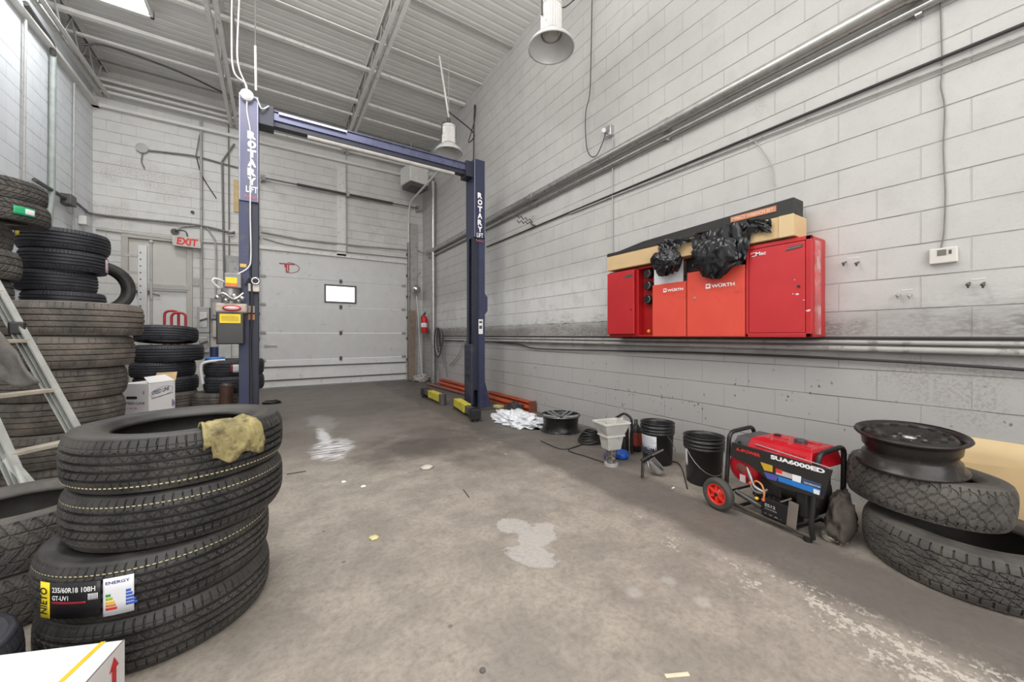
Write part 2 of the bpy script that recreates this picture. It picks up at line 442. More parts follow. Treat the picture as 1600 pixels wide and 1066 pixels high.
# ================================================================ tyres
def tyre_mesh(name, Ro, Wd, Ri, kind, nseg, nt, m, seed=0):
    """tyre lying flat, axis Z, z from 0 to Wd; tread pattern cut into the surface"""
    rng = np.random.RandomState(seed)
    hw = Wd/2; tw = hw*.84; N = nt
    zt = np.linspace(-1, 1, N)
    side = [(Ri, -.70*hw), (Ri+.008, -.80*hw), (Ri+.022, -.86*hw), (Ri+.028, -.93*hw), (Ri+.05, -.975*hw), (Ri+(Ro-Ri)*.5, -.99*hw),
            (Ri+(Ro-Ri)*.52, -.998*hw), (Ri+(Ro-Ri)*.57, -.998*hw), (Ri+(Ro-Ri)*.59, -.988*hw), (Ri+(Ro-Ri)*.72, -.985*hw), (Ri+(Ro-Ri)*.83, -.95*hw), (Ro-.019, -.905*hw)]
    inner = [(Ri+.006, .60*hw), (Ri+.03, .72*hw), (Ri+(Ro-Ri)*.5, .86*hw), (Ro-.035, .74*hw), (Ro-.018, .4*hw), (Ro-.016, 0),
             (Ro-.018, -.4*hw), (Ro-.035, -.74*hw), (Ri+(Ro-Ri)*.5, -.86*hw), (Ri+.03, -.72*hw), (Ri+.006, -.60*hw)]
    th = np.linspace(0, 2*PI, nseg, endpoint=False)
    rows_r = []; rows_z = []
    for (r, z) in side: rows_r.append(np.full(nseg, r)); rows_z.append(z)
    for q in zt:
        z = q*tw
        r0 = Ro - .012*abs(q)**4.5 - .004*q*q
        d = np.zeros(nseg)
        def per(n, shift=0.0, width=.12):           # lateral slots: n per turn, shifted with q
            ph = (th*n/(2*PI) + shift) % 1.0
            return ph < width
        def groove(c, w): return abs(q-c) < w
        if kind == 'touring':
            g = any(groove(c, .055) for c in (-.54, -.18, .18, .54))
            if g: d += .013
            elif abs(q) > .6:
                d += np.where(per(84, q*.15, .15), .0055*(1.0 if abs(q) < .97 else .6), 0)
                if groove(.76, .02) or groove(-.76, .02): d = np.maximum(d, .002)
            elif abs(q) > .2:
                s = 1 if q > 0 else -1
                d += np.where(per(62, s*q*2.1, .18), .0045, 0)
                d = np.maximum(d, np.where(per(124, -s*q*3.0+.3, .14), .0018, 0))
            else:
                d += np.where(per(31, q*4.0, .08), .004, 0)
                d = np.maximum(d, np.where(per(93, q*1.2+.4, .14), .0025, 0))
        elif kind == 'rib':
            g = any(groove(c, .05) for c in (-.6, -.2, .2, .6))
            if g: d += .010
            elif abs(q) > .66: d += np.where(per(60, 0, .16), .0045, 0)
            else: d += np.where(per(52, q*1.6, .10), .0025, 0)
        elif kind == 'sport':
            g = any(groove(c, .055) for c in (-.58, -.2, .2, .58))
            if g: d += .011
            elif abs(q) > .66: d += np.where(per(70, 0, .10), .0025, 0)
        elif kind == 'winter':
            if groove(.58, .04) or groove(-.58, .04) or groove(.0, .03): d += .010
            s = 1 if q > 0 else -1
            d = np.maximum(d, np.where(per(44, s*q*1.5, .24), .007, 0))
            d = np.maximum(d, np.where(per(132, -s*q*2.5, .2), .002, 0))
        elif kind == 'terrain':
            # rounded lugs: a staggered lattice of arcs
            ph = th*28/(2*PI)
            for c, off in ((-.62, 0.0), (-.2, .5), (.2, 0.0), (.62, .5)):
                f = (ph+off) % 1.0-.5
                rr_ = np.sqrt((f/.46)**2+((q-c)/.30)**2)
                d = np.maximum(d, np.where(abs(rr_-1) < .09, .006, 0))
                d = np.maximum(d, np.where((rr_ < .9) & (abs(f-(q-c)*.5) < .03), .003, 0))
            if abs(q) > .72: d = np.maximum(d, np.where(per(56, 0, .2), .009, 0))
        elif kind == 'zigzag':
            tri = abs(((th*34/(2*PI)) % 1.0)-.5)*.14
            for c in (-.66, -.3, .0, .3, .66):
                d = np.maximum(d, np.where(abs(q-c-(tri-.035)*(1 if c >= 0 else -1)) < .028, .009, 0))
            s = 1 if q > 0 else -1
            if abs(q) > .68: d = np.maximum(d, np.where(per(64, 0, .16), .008, 0))
            else: d = np.maximum(d, np.where(per(34, q*2.4, .10), .007, 0)); d = np.maximum(d, np.where(per(102, -q*1.5, .12), .003, 0))
        rows_r.append(r0-d); rows_z.append(z)
    for (r, z) in side[::-1]: rows_r.append(np.full(nseg, r)); rows_z.append(-z)
    for (r, z) in inner: rows_r.append(np.full(nseg, r)); rows_z.append(z)
    K = len(rows_r)
    RR = np.stack(rows_r, 1); ZZ = np.tile(np.array(rows_z)[None, :], (nseg, 1)) + hw
    X = RR*np.cos(th)[:, None]; Y = RR*np.sin(th)[:, None]
    co = np.stack([X, Y, ZZ], -1).reshape(-1, 3)
    i = np.arange(nseg)[:, None]; k = np.arange(K)[None, :]
    j = (i+1) % nseg; l = (k+1) % K
    a = i*K+k; b = j*K+k; c = j*K+l; d_ = i*K+l
    quads = np.stack([np.broadcast_to(q, (nseg, K)) for q in (a, b, c, d_)], -1).reshape(-1, 4)
    me = bpy.data.meshes.new(name)
    me.vertices.add(len(co)); me.vertices.foreach_set('co', co.ravel())
    nq = len(quads); me.loops.add(nq*4); me.loops.foreach_set('vertex_index', quads.ravel().astype(np.int32))
    me.polygons.add(nq); me.polygons.foreach_set('loop_start', np.arange(0, nq*4, 4, dtype=np.int32)); me.polygons.foreach_set('loop_total', np.full(nq, 4, np.int32))
    me.polygons.foreach_set('use_smooth', np.zeros(nq, bool)) if kind != 'sport' else me.polygons.foreach_set('use_smooth', np.ones(nq, bool))
    sm = np.zeros((nseg, K), bool); sm[:, :len(side)-1] = True; sm[:, len(side)+N:] = True
    me.polygons.foreach_set('use_smooth', sm.ravel())
    me.update(calc_edges=True); me.validate(); me.materials.append(m)
    return me
def rubber(name, col, dust, amt, rough=.62):
    t = NT(name); o = t.obj()
    n = t.noise(o, 9, 6, .65); f = t.noise(o, 120, 3, .6); b = t.noise(o, 2.5, 4)
    c = t.mix(t.ramp(n, .35, .75, 0, amt), col, dust)
    c = t.mix(t.ramp(b, .45, .7, 0, amt*.7), c, dust)
    t.set(c, t.ramp(n, .3, .7, rough-.1, rough+.1), 0, .45)
    t.bump(f, .12, .002); return t.m
RUB_NEW = rubber('black_rubber', srgb(44,43,42), srgb(80,76,71), .6, .5)
RUB_USED = rubber('worn_brown_rubber', srgb(74,70,66), srgb(120,112,103), .75, .74)
RUB_DARK = rubber('dark_blue_rubber', srgb(46,47,53), srgb(70,70,74), .5, .55)
RUB_GREY = rubber('dusty_grey_rubber', srgb(66,64,61), srgb(104,98,92), .7, .7)
TY = {
 'touring': (tyre_mesh('touring_tyre', .355, .2, .222, 'touring', 900, 56, RUB_NEW), .355, .2, .222),
 'rib':     (tyre_mesh('used_rib_tyre', .35, .235, .215, 'rib', 360, 31, RUB_USED), .35, .235, .215),
 'sport':   (tyre_mesh('rib_sport_tyre', .33, .205, .21, 'sport', 280, 37, RUB_DARK), .33, .205, .21),
 'winter':  (tyre_mesh('winter_tyre', .33, .225, .2, 'winter', 440, 35, RUB_GREY), .33, .225, .2),
 'terrain': (tyre_mesh('terrain_tyre', .36, .235, .205, 'terrain', 840, 56, RUB_GREY), .36, .235, .205),
 'zigzag': (tyre_mesh('zigzag_tyre', .36, .235, .205, 'zigzag', 840, 50, RUB_GREY), .36, .235, .205),
}
PROTO = set()
def tyre(kind, x, y, z, label, group, rot=0.0, tilt=(0, 0), s=1.0, name='tyre', hs=None):
    me, Ro, Wd, Ri = TY[kind]
    o = bpy.data.objects.new(name, me); COL.objects.link(o)
    o.rotation_euler = (tilt[0], tilt[1], rot); o.location = (x, y, z); o.scale = (s, s, hs or s)
    ORG[o.name] = Vector((x, y, z))
    return tag(o, label, 'tyre', group)
def ang(u): return R(0)+TH+math.atan((u-U0)/F)     # bearing from +Y, clockwise
def polar(u, dist):
    a = ang(u); return dist*math.sin(a), dist*math.cos(a)
def between(ul, ur, r, dist=None):
    """centre of a disc of radius r whose tangents fall on ul and ur"""
    a0, a1 = ang(ul), ang(ur); a = (a0+a1)/2
    d = r/math.sin((a1-a0)/2) if dist is None else dist
    return d*math.sin(a), d*math.cos(a)

STICK_W = mat('white_label_paper', srgb(226,226,228), .5, 0, .03)
STICK_Y = mat('yellow_label', srgb(240,214,40), .5, 0, .03)
STICK_K = mat('black_label', srgb(30,28,30), .35, 0, .03)
STICK_G = mat('green_label', srgb(40,160,105), .5, 0, .03)
def arc_label(name, m, parent, Ro, a0, a1, z0, z1, off=.0025, n=12, sub=None):
    mb = MB()
    def fn(i, j):
        a = a0+(a1-a0)*i; z = z0+(z1-z0)*j
        return Vector(((Ro+off)*math.cos(a), (Ro+off)*math.sin(a), z))
    mb.sheet(fn, n, 3)
    o = mb_local(mb, name, m, parent)
    sdf = o.modifiers.new('s', 'SOLIDIFY'); sdf.thickness = .0008
    return o
def mb_local(mb, name, m, parent, bevel=0):
    """build in the parent's own (possibly rotated) coordinates"""
    k = '__tmp'; ORG[k] = Vector((0, 0, 0))
    keep = ORG[parent.name]; ORG[parent.name] = Vector((0, 0, 0))
    o = mb.build(name, m, parent, bevel); ORG[parent.name] = keep; ORG[o.name] = Vector((0, 0, 0)); return o
def arc_text(mb, body, Ro, a0, z0, h, w, off=.004, bold=.0):
    """lettering wrapped round the tread; a decreases to the right seen from outside... a grows to the right"""
    t = MB(); t.text(body, (0,0,0), (1,0,0), (0,1,0), h, w, 0, bold)
    mb.add([Vector(((Ro+off)*math.cos(a0+v.x/Ro), (Ro+off)*math.sin(a0+v.x/Ro), z0+v.y)) for v in t.v], t.f)

# --- foreground stack: four new tyres
ga = 'four new tyres stacked in the foreground'
T = []
xs = [between(48, 421, .355, 2.13), between(46, 419, .355, 2.12), between(80, 446, .355, 2.14), between(84, 444, .355, 2.14)]
labs = ['new black tyre on the floor, lowest of the front stack behind the strapped white box',
        'new black tyre with yellow and white labels, low in the front stack',
        'new black tyre with a pale tread line, second from the top of the front stack',
        'new black tyre on top of the front stack under a stained yellow cloth']
for i in range(4):
    x, y = xs[i]
    T.append(tyre('touring', x, y, .2*i, labs[i], ga, rot=.7*i))
DOT = mat('pale_paint_line', srgb(200,192,150), .6)
for i, zf in ((1, .168), (2, .165), (3, .03)):
    mb = MB(); Ro = .3485 if i != 3 else .3475
    for k in range(140):
        a = 2*PI*k/140
        mb.sheet(lambda p, q, a=a: Vector(((Ro+.0012)*math.cos(a+p*.026), (Ro+.0012)*math.sin(a+p*.026), zf+q*.0035)), 2, 1)
    tag(mb_local(mb, 'paint_line', DOT, T[i]), 'pale dashed paint line', kind=None)
# labels on the second tyre, facing the camera
tx, ty_ = xs[1]
def la(u):                                     # angle on the tyre (local) where the ray through column u meets its tread
    a, b = ray(u); L = math.hypot(a, b); dx, dy = a/L, b/L
    bq = dx*tx+dy*ty_; cc = tx*tx+ty_*ty_-.355**2
    t_ = bq-math.sqrt(max(0, bq*bq-cc)); return math.atan2(dy*t_-ty_, dx*t_-tx)-T[1].rotation_euler.z
a65, a79, a160, a162, a209 = la(66), la(80), la(158), la(162), la(210)
arc_label('brand_label', STICK_K, T[1], .355, a65, a160, .04, .155, .002)
arc_label('brand_band', STICK_Y, T[1], .355, a65, a79, .04, .155, .004)
tag(arc_label('energy_label', STICK_W, T[1], .355, a162, a209, .035, .158, .003), 'white rating label with coloured bars')
mb = MB(); k = a160-a79
arc_text(mb, '235/60R18 108H', .355, a79+.03, .125, .017, .85*k*.355, .0045, .02)
arc_text(mb, 'GT-UV1', .355, a79+.03, .100, .015, .35*k*.355, .0045, .02)
mb_local(mb, 'lettering', mat('white_print', srgb(235,235,235), .5), T[1])
mb = MB()
t_ = MB(); t_.text('NIETO', (0,0,0), (1,0,0), (0,1,0), .03, .085, 0, .02)
mb.add([Vector((.3605*math.cos(a65+.5*(a79-a65)+(.012-v.y)/.355), .3605*math.sin(a65+.5*(a79-a65)+(.012-v.y)/.355), .053+v.x)) for v in t_.v], t_.f)
mb_local(mb, 'lettering', mat('black_print', srgb(40,38,30), .5), T[1])
arc_label('red_stripe', mat('red_print', srgb(150,30,45), .5), T[1], .355, a79+.02, a79+.75*k, .088, .095, .0042)
mb = MB(); arc_text(mb, 'ENERGY', .355, a162+.02, .138, .010, .06, .005, .02)
mb_local(mb, 'lettering', mat('blue_print', srgb(50,50,130), .5), T[1])
for q, (cc, ww) in enumerate(((srgb(60,150,70), .012), (srgb(170,190,50), .017), (srgb(240,210,50), .022), (srgb(230,130,40), .025), (srgb(210,50,40), .028))):
    arc_label('rating_bar', mat('bar_%d' % q, cc, .5), T[1], .355, a162+.02, a162+.02+ww/.355, .098-.011*q, .106-.011*q, .0042, 4)
for q in range(5):
    arc_label('rating_bar', mat('bar_blue', srgb(60,95,190), .5), T[1], .355, a162+.16, a162+.16+(.012+.004*q)/.355, .104-.011*q, .112-.011*q, .0042, 4)
for q in range(7):
    arc_label('barcode_bar', STICK_W, T[1], .355, a160-.09+.011*q, a160-.09+.011*q+.006, .098, .118, .0042, 1)

# --- the other stacks.  (kind, x, y, z, label, group, rot, tilt, scale)
gb = 'tyres at the left edge beside the front stack'
bx, by = -.945, 2.556
tyre('winter', bx, by, .0, 'worn tyre on the floor under the open winter tyre at the left edge', gb, .3, s=.95)
tyre('winter', bx, by, .215, 'winter tyre with dark open middle at the left edge, before the ladder foot', gb, 1.1, s=.97)
tyre('sport', -.885, 1.795, .0, 'small grey worn tyre lying low between the white box and the left edge', gb, .3, s=.665, hs=1.15)
gc = 'big stack of used brown tyres behind the ladder'
C0 = (-1.33, 4.22)
zz = 0
cl = [('lowest used tyre of the brown stack, right on the floor', .03, .0, .98), ('used brown tyre just above the floor one in the stack behind the ladder', -.02, -.02, 1.0),
      ('used brown tyre, third from the floor in the stack behind the ladder', -.02, .0, .95), ('used brown tyre, third from the top of the stack behind the ladder', -.01, .0, .96),
      ('used brown tyre with slotted shoulders, second from the top behind the ladder', .02, .0, 1.0), ('widest used brown rib tyre, top of the stack behind the ladder', .05, .02, 1.06)]
for i, (lb, dx, dy, s) in enumerate(cl):
    tyre('rib', C0[0]+dx, C0[1]+dy, zz, lb, gc, i*.9, s=s); zz += .235*s
gd = 'grey winter tyres stacked at the far left behind the ladder'
D0 = (-2.03, 4.5); zz = 0
for i in range(8):
    lb = ['lowest winter tyre of the far left stack, on the floor', 'winter tyre second from the floor in the far left stack', 'winter tyre third from the floor in the far left stack',
          'winter tyre fourth from the floor in the far left stack, behind the dark cloth', 'winter tyre fourth from the top of the far left stack', 'winter tyre third from the top of the far left stack',
          'chunky winter tyre second from the top at the left edge, beside the brown stack top', 'chunky winter tyre topmost of its stack, under the highest dark tyres'][i]
    tyre('winter', D0[0]+(.03 if i % 2 else -.01), D0[1], zz, lb, gd, i*.5, s=1.0); zz += .225
# rack at the left wall, tyres on its deck
RZ = 1.42
ge = 'dark tyres piled highest on the rack at the left edge'
E0 = (-2.19, 5.48)
for i in range(5):
    lb = ['lowest dark tyre of the highest pile on the rack', 'dark tyre second from the bottom of the highest pile on the rack', 'dark tyre in the middle of the highest pile on the rack',
          'dark tyre with a green and white label, second from the top of the highest pile', 'dark tyre at the very top of the highest pile at the left edge'][i]
    o = tyre('winter', E0[0]+(.02 if i == 3 else 0)-(.22 if i < 3 else 0), E0[1], RZ+(.258*i if i < 4 else .774+.195), lb, ge, i*.7, s=.99, hs=1.14 if i < 3 else .862)
    if i == 3:
        a = math.atan2(-E0[1], -E0[0])-o.rotation_euler.z
        tag(arc_label('label', STICK_G, o, .33, a+.28, a+.72, .06, .15, .003), 'green and white tyre label')
        arc_label('label_panel', STICK_W, o, .33, a+.5, a+.70, .075, .135, .0045)
gf = 'dark rib tyres piled on the rack left of the exit door'
F0 = between(20, 174, .36, 6.75)
for i in range(4):
    lb = ['dark rib tyre at the bottom of the rack pile left of the exit door', 'narrower dark rib tyre with pale rim line, second from the bottom of the rack pile',
          'dark rib tyre with a pink tag, second from the top of the rack pile', 'wide dark rib tyre with a yellow tag on top of the rack pile'][i]
    s = (1.0, .96, 1.05, 1.1)[i]
    o = tyre('sport', F0[0]+(.0, -.06, .0, .0)[i], F0[1], RZ+.23*i, lb, gf, i*.7, s=s, hs=1.12)
    a = math.atan2(-F0[1], -F0[0])-o.rotation_euler.z
    if i == 3: tag(arc_label('label', STICK_Y, o, .33, a-1.2, a-1.02, .10, .19, .004), 'yellow paper tag')
    if i == 2: tag(arc_label('label', mat('pink_label', srgb(230,200,215), .5), o, .33, a+1.08, a+1.25, .02, .16, .004), 'pink and white paper tag')
G0 = polar(159, 7.40)
o = tyre('touring', G0[0]-.05, G0[1], RZ+.357, 'black tyre standing upright on the rack with its hollow side showing', gf, 0, s=1.0)
o.rotation_euler = (R(90), 0, R(22)); o['group'] = 'rack tyres'; del o['group']
gh = 'black rib tyres stacked behind the white cartons'
Hc = between(207, 310, .335, 6.55); zz = 0
hl = ['used brownish tyre on the floor, bottom of the stack behind the white cartons', 'brownish tyre second from the floor in the stack behind the white cartons', 'black rib tyre in the middle of the stack behind the white cartons',
      'black rib tyre, third from the top behind the white cartons', 'widest black rib tyre, second from the top behind the white cartons', 'black rib tyre on top of the middle stack, leaning so its opening shows']
for i in range(6):
    k = 'rib' if i < 2 else 'sport'; s = (.95, .95, .97, .97, 1.05, .95)[i]; dx = (-.02, -.02, 0, -.03, .03, 0)[i]
    h_ = TY[k][2]*s*(1.0 if i < 2 else .96)
    tyre(k, Hc[0]+dx, Hc[1], zz, hl[i], gh, i*.6, s=s, hs=s*(1.0 if i < 2 else .96), tilt=(R(7), 0) if i == 5 else (0, 0)); zz += h_ + (.035 if i == 4 else 0)
gi = 'tyres stacked behind the left lift column'
Ic = (-.44, 6.2); zz = 0
il = ['grey tyre on the floor, bottom of the short stack behind the left lift column', 'dusty grey tyre set off leftward, low in the stack behind the left lift column',
      'dark tyre under the labelled one in the short stack behind the left lift column', 'dark tyre with a white label, top of the stack behind the left lift column']
for i in range(4):
    k = 'rib' if i < 2 else 'sport'; s = .92 if i < 2 else 1.0
    o = tyre(k, Ic[0]-(.12 if i < 2 else 0), Ic[1], zz, il[i], gi, i*.6, s=s); zz += TY[k][2]*s
    if i == 3:
        a = math.atan2(-Ic[1], -Ic[0])-o.rotation_euler.z
        arc_label('label', STICK_W, o, .33, a-.13, a+.28, .05, .15, .003)
        arc_label('label_end', mat('red_print', srgb(150,30,45), .5), o, .33, a-.13, a-.06, .05, .15, .0045, 3)
# right wall: two dusty tyres with a steel wheel on top
J2 = (2.87, .35)
tyre('zigzag', J2[0], J2[1], 0, 'large dusty all-terrain tyre on the floor at the lower right corner', 'two all-terrain tyres by the right wall', .4, s=1.055, name='tyre', hs=.95)
J1 = (2.88, .51)
tyre('terrain', J1[0], J1[1], .256, 'dusty all-terrain tyre resting tilted on the floor one, under a black steel wheel', 'two all-terrain tyres by the right wall', 2.0, tilt=(R(1.0), R(-4.5)), s=.84, hs=.9)
# ================================================================ fixed things of the bay
WHITE_P = mat('white_enamel', srgb(214,212,208), .45, 0, .04, dirt=srgb(160,156,150), dirt_amt=.3)
GREY_P = mat('grey_paint', srgb(168,166,163), .5, 0, .06, dirt=srgb(120,116,112), dirt_amt=.4)
GALV = mat('galvanised_steel', srgb(176,175,172), .32, .75, .08, 14)
STEEL = mat('bright_steel', srgb(200,200,200), .22, .9, .05, 14)
DGREY = mat('dark_grey_metal', srgb(88,86,84), .45, .3, .08)
BLACK = mat('black_plastic', srgb(32,31,31), .42, 0, .1)
BLKM = mat('black_enamel', srgb(34,33,33), .3, .1, .1)
WIREG = mat('grey_wire', srgb(120,118,115), .6)
WIREK = mat('dark_wire', srgb(52,50,50), .6)
WIREW = mat('white_wire', srgb(214,213,210), .5)
BROWN = mat('brown_wood', srgb(134,118,104), .7, 0, .18, 12)
KRAFT = mat('kraft_cardboard', srgb(205,176,132), .75, 0, .05, 6)
KRAFT2 = mat('pale_cardboard', srgb(212,186,142), .7, 0, .05, 3)
ORANGE = mat('orange_paint', srgb(186,82,48), .5, 0, .14, 6, dirt=srgb(96,52,40), dirt_amt=.5)
YELLOWP = mat('yellow_paint', srgb(205,190,60), .5, 0, .12, 6, dirt=srgb(110,100,60), dirt_amt=.6)
BLUEP = mat('navy_column_paint', srgb(58,62,88), .42, .15, .10, 5, dirt=srgb(80,78,88), dirt_amt=.4)
BLUED = mat('dark_navy_paint', srgb(44,46,60), .45, .15, .10, 5)
REDX = mat('red_plastic', srgb(200,32,34), .35, 0, .06)
PRINTW = mat('white_print', srgb(235,235,235), .5)
PRINTR = mat('red_print', srgb(150,30,45), .5)

# garage door
GY = YB+.02
gd_ = thing('door_1', 'white sectional garage door with a small lit window and red emblem', 'garage door', ((DX0+DX1)/2, GY, 0)); gd_['kind'] = 'structure'
DOORP = mat('garage_door_paint', srgb(206,205,203), .5, 0, .03, 4, dirt=srgb(176,173,170), dirt_amt=.25)
DOORW = mat('white_door_bottom', srgb(224,223,221), .5, 0, .03, 4, dirt=srgb(180,176,172), dirt_amt=.25)
wx0, wx1, wz0, wz1 = bw(509,460).x, bw(555,460).x, 1.965, 2.345
zs = [0.02, .61, 1.22, 1.84, 2.46, 3.07]
for i in range(5):
    mb = MB(); a, b = zs[i]+.004, zs[i+1]-.004
    if i == 3:
        mb.b2((DX0-.04, GY, a), (wx0, GY+.05, b)); mb.b2((wx1, GY, a), (DX1+.04, GY+.05, b))
        mb.b2((wx0, GY, a), (wx1, GY+.05, wz0)); mb.b2((wx0, GY, wz1), (wx1, GY+.05, b))
    else: mb.b2((DX0-.04, GY, a), (DX1+.04, GY+.05, b))
    mb.build('door_section', DOORW if i == 0 else DOORP, gd_, .004)
mb = MB()
for (a, b) in (((wx0-.03, wz0-.03), (wx1+.03, wz0+.01)), ((wx0-.03, wz1-.01), (wx1+.03, wz1+.03)), ((wx0-.03, wz0), (wx0+.01, wz1)), ((wx1-.01, wz0), (wx1+.03, wz1))):
    mb.b2((a[0], GY-.02, a[1]), (b[0], GY+.03, b[1]))
wf = mb.build('window_frame', DGREY, gd_, .004)
mb = MB(); mb.b2((wx0, GY+.015, wz0), (wx1, GY+.03, wz1)); mb.build('window_pane', emit('daylit_pane', (1, 1, 1), 2.2), wf)
for zc in (.165, .46):
    mb = MB(); mb.b2((DX0-.02, GY-.03, zc-.012), (DX1+.02, GY, zc+.012)); mb.build('reinforcing_strut', DGREY, gd_, .003)
for zc in zs[1:5]:
    mb = MB(); xc = (DX0+DX1)/2+.02
    mb.b2((xc-.03, GY-.012, zc-.05), (xc+.03, GY, zc+.05)); mb.cyl((xc-.035, GY-.012, zc), (xc+.035, GY-.012, zc), .011, seg=10)
    mb.build('hinge', DGREY, gd_)
    for xc in (DX0+.04, DX1-.05):
        mb = MB(); mb.b2((xc-.05, GY-.012, zc-.04), (xc+.05, GY, zc+.04)); mb.cyl((xc-.06, GY-.02, zc), (xc+.06, GY-.02, zc), .012, seg=10)
        mb.build('hinge', GREY_P, gd_)
# door emblem (red mark with an arc)
q = ony(450, 417, GY); mb = MB()
mb.b2((q.x-.17, GY-.004, q.z+.045), (q.x+.13, GY, q.z+.075)); mb.b2((q.x-.045, GY-.004, q.z-.11), (q.x-.015, GY, q.z+.045)); mb.b2((q.x+.0, GY-.004, q.z-.09), (q.x+.025, GY, q.z+.045))
mb.b2((q.x-.07, GY-.004, q.z-.02), (q.x-.045, GY, q.z+.05)); mb.b2((q.x-.03, GY-.004, q.z-.13), (q.x+.02, GY, q.z-.10))
mb.build('emblem', mat('emblem_red', srgb(178,70,78), .6), gd_)
mb = MB(); pts = [Vector((q.x+.02+.20*math.cos(a), GY-.003, q.z-.02+.115*math.sin(a))) for a in np.linspace(-1.9, 1.75, 20)]
mb.tube(pts, .008, 6); mb.build('emblem_arc', mat('emblem_grey', srgb(150,120,130), .6), gd_)
mb = MB(); a = ony(414, 541, GY); mb.bar(a, a+Vector((.22,-.03,.0)), .02, .02); mb.b2((a.x-.02, GY-.03, a.z-.02), (a.x+.05, GY, a.z+.03)); mb.build('lock_handle', GREY_P, gd_)
# tracks, torsion shaft
for nm, x, lb in (('left', DX0-.06, 'left vertical steel track of the garage door beside the lift column'), ('right', DX1+.06, 'right steel track of the garage door, bending into the sloping rail')):
    t_ = thing('door_track', lb, 'door track', (x, YB-.05, 0), 'garage door tracks')
    mb = MB(); mb.b2((x-.03, YB-.075, 0), (x+.03, YB-.065, 3.6)); mb.b2((x-.03, YB-.075, 0), (x-.022, YB-.02, 3.6)); mb.b2((x+.022, YB-.075, 0), (x+.03, YB-.02, 3.6))
    mb.build('vertical_track', GREY_P, t_)
    mb = MB(); mb.tube(fillet([(x, YB-.05, 3.6), (x, YB-.06, 4.62), (x+.02, YB-2.8, 4.74)], .35, 8), .025, 8); mb.build('curved_track', WHITE_P, t_)
    for k in range(6):
        mb = MB(); mb.b2((x-.05, YB-.06, .5+k*.55), (x+.05, YB, .56+k*.55)); mb.build('track_bracket', DGREY, t_)
a, b = bw(412,278,.13), bw(655,326,.13)
t_ = thing('torsion_shaft', 'long dark torsion shaft with coil springs above the garage door', 'torsion spring shaft', (a.x, a.y, a.z))
mb = MB(); mb.cyl(a, b, .014, seg=12); mb.build('shaft', DGREY, t_)
for (u0, u1) in ((456, 528), (532, 606)):
    p0 = a.lerp(b, (u0-412)/243.); p1 = a.lerp(b, (u1-412)/243.); mb = MB(); n = 36
    prof = []
    for k in range(n*4+1):
        f = k/(n*4); prof.append(p0.lerp(p1, f))
    mb.tube(prof, [.030+.006*math.sin(k*PI/2) for k in range(n*4+1)], 12)
    mb.build('coil_spring', mat('spring_steel', srgb(78,75,73), .5, .3), t_)
for p in (a, b): 
    mb = MB(); mb.cyl(p+Vector((-.03,0,0)), p+Vector((.03,0,0)), .07, seg=20); mb.b2(p+Vector((-.06,0,-.08)), p+Vector((-.04,.12,.08))); mb.build('cable_drum', GREY_P, t_)
p = a.lerp(b, .49); mb = MB(); mb.b2(p+Vector((-.03,-.05,-.05)), p+Vector((.03,.095,.06))); mb.build('centre_bracket', GREY_P, t_)
# vertical plank above door and trims
t_ = MB(); q0, q1 = bw(526,300), bw(541,300); t_.b2((q0.x, YB-.03, 3.07), (q1.x, YB, 5.2)); tag(t_.build('trim_1', WHITE_P, None, .004), kind='structure')
t_ = MB(); t_.b2((DX0-.1, YB-.03, 3.04), (DX1+.1, YB+.01, 3.12)); tag(t_.build('trim_2', WHITE_P, None, .004), kind='structure')
t_ = MB(); t_.b2((XL, YB-.10, 5.30), (XR, YB, 5.36)); tag(t_.build('trim_3', DECK, None, .006), kind='structure')
t_ = MB(); t_.b2((XL, YF, 5.30), (XL+.10, YB, 5.36)); tag(t_.build('trim_4', DECK, None, .006), kind='structure')
t_ = MB(); t_.b2((DX1+.1, YB-.06, 0), (DX1+.30, YB, 4.1)); tag(t_.build('trim_5', GREY_P, None, .006), kind='structure')

# exit door with transom
d = thing('door_2', 'white exit door with a painted-over transom panel above', 'door', ((EX0+EX1)/2, YB, 0)); d['kind'] = 'structure'
ZT = bw(246,448).z
mb = MB(); mb.b2((EX0+.03, YB+.05, 0), (EX1-.03, YB+.10, ZT-.06)); lf = mb.build('door_leaf', mat('exit_door_paint', srgb(214,213,210), .5, 0, .03), d, .004)
mb = MB(); mb.b2((EX0+.03, YB+.03, ZT+.04), (EX1-.03, YB+.08, EZ-.05)); mb.build('transom_panel', mat('transom_paint', srgb(196,192,186), .55, 0, .05, 2), d, .004)
mb = MB(); mb.b2((EX0-.05, YB-.03, 0), (EX0+.04, YB+.12, EZ+.05)); mb.b2((EX1-.04, YB-.03, 0), (EX1+.05, YB+.12, EZ+.05)); mb.b2((EX0-.05, YB-.035, EZ-.05), (EX1+.05, YB+.12, EZ+.05)); mb.b2((EX0, YB-.04, ZT-.05), (EX1, YB+.10, ZT+.05))
mb.build('door_frame', mat('door_frame_paint', srgb(178,174,166), .5, 0, .05), d, .006)
a = bw(212,456,.02); b = bw(236,457,.02); mb = MB(); mb.bar(a, b, .03, .05); mb.bar(bw(226,456,.03), bw(250,462,.0), .015, .02); mb.build('door_closer', DGREY, d, .004)

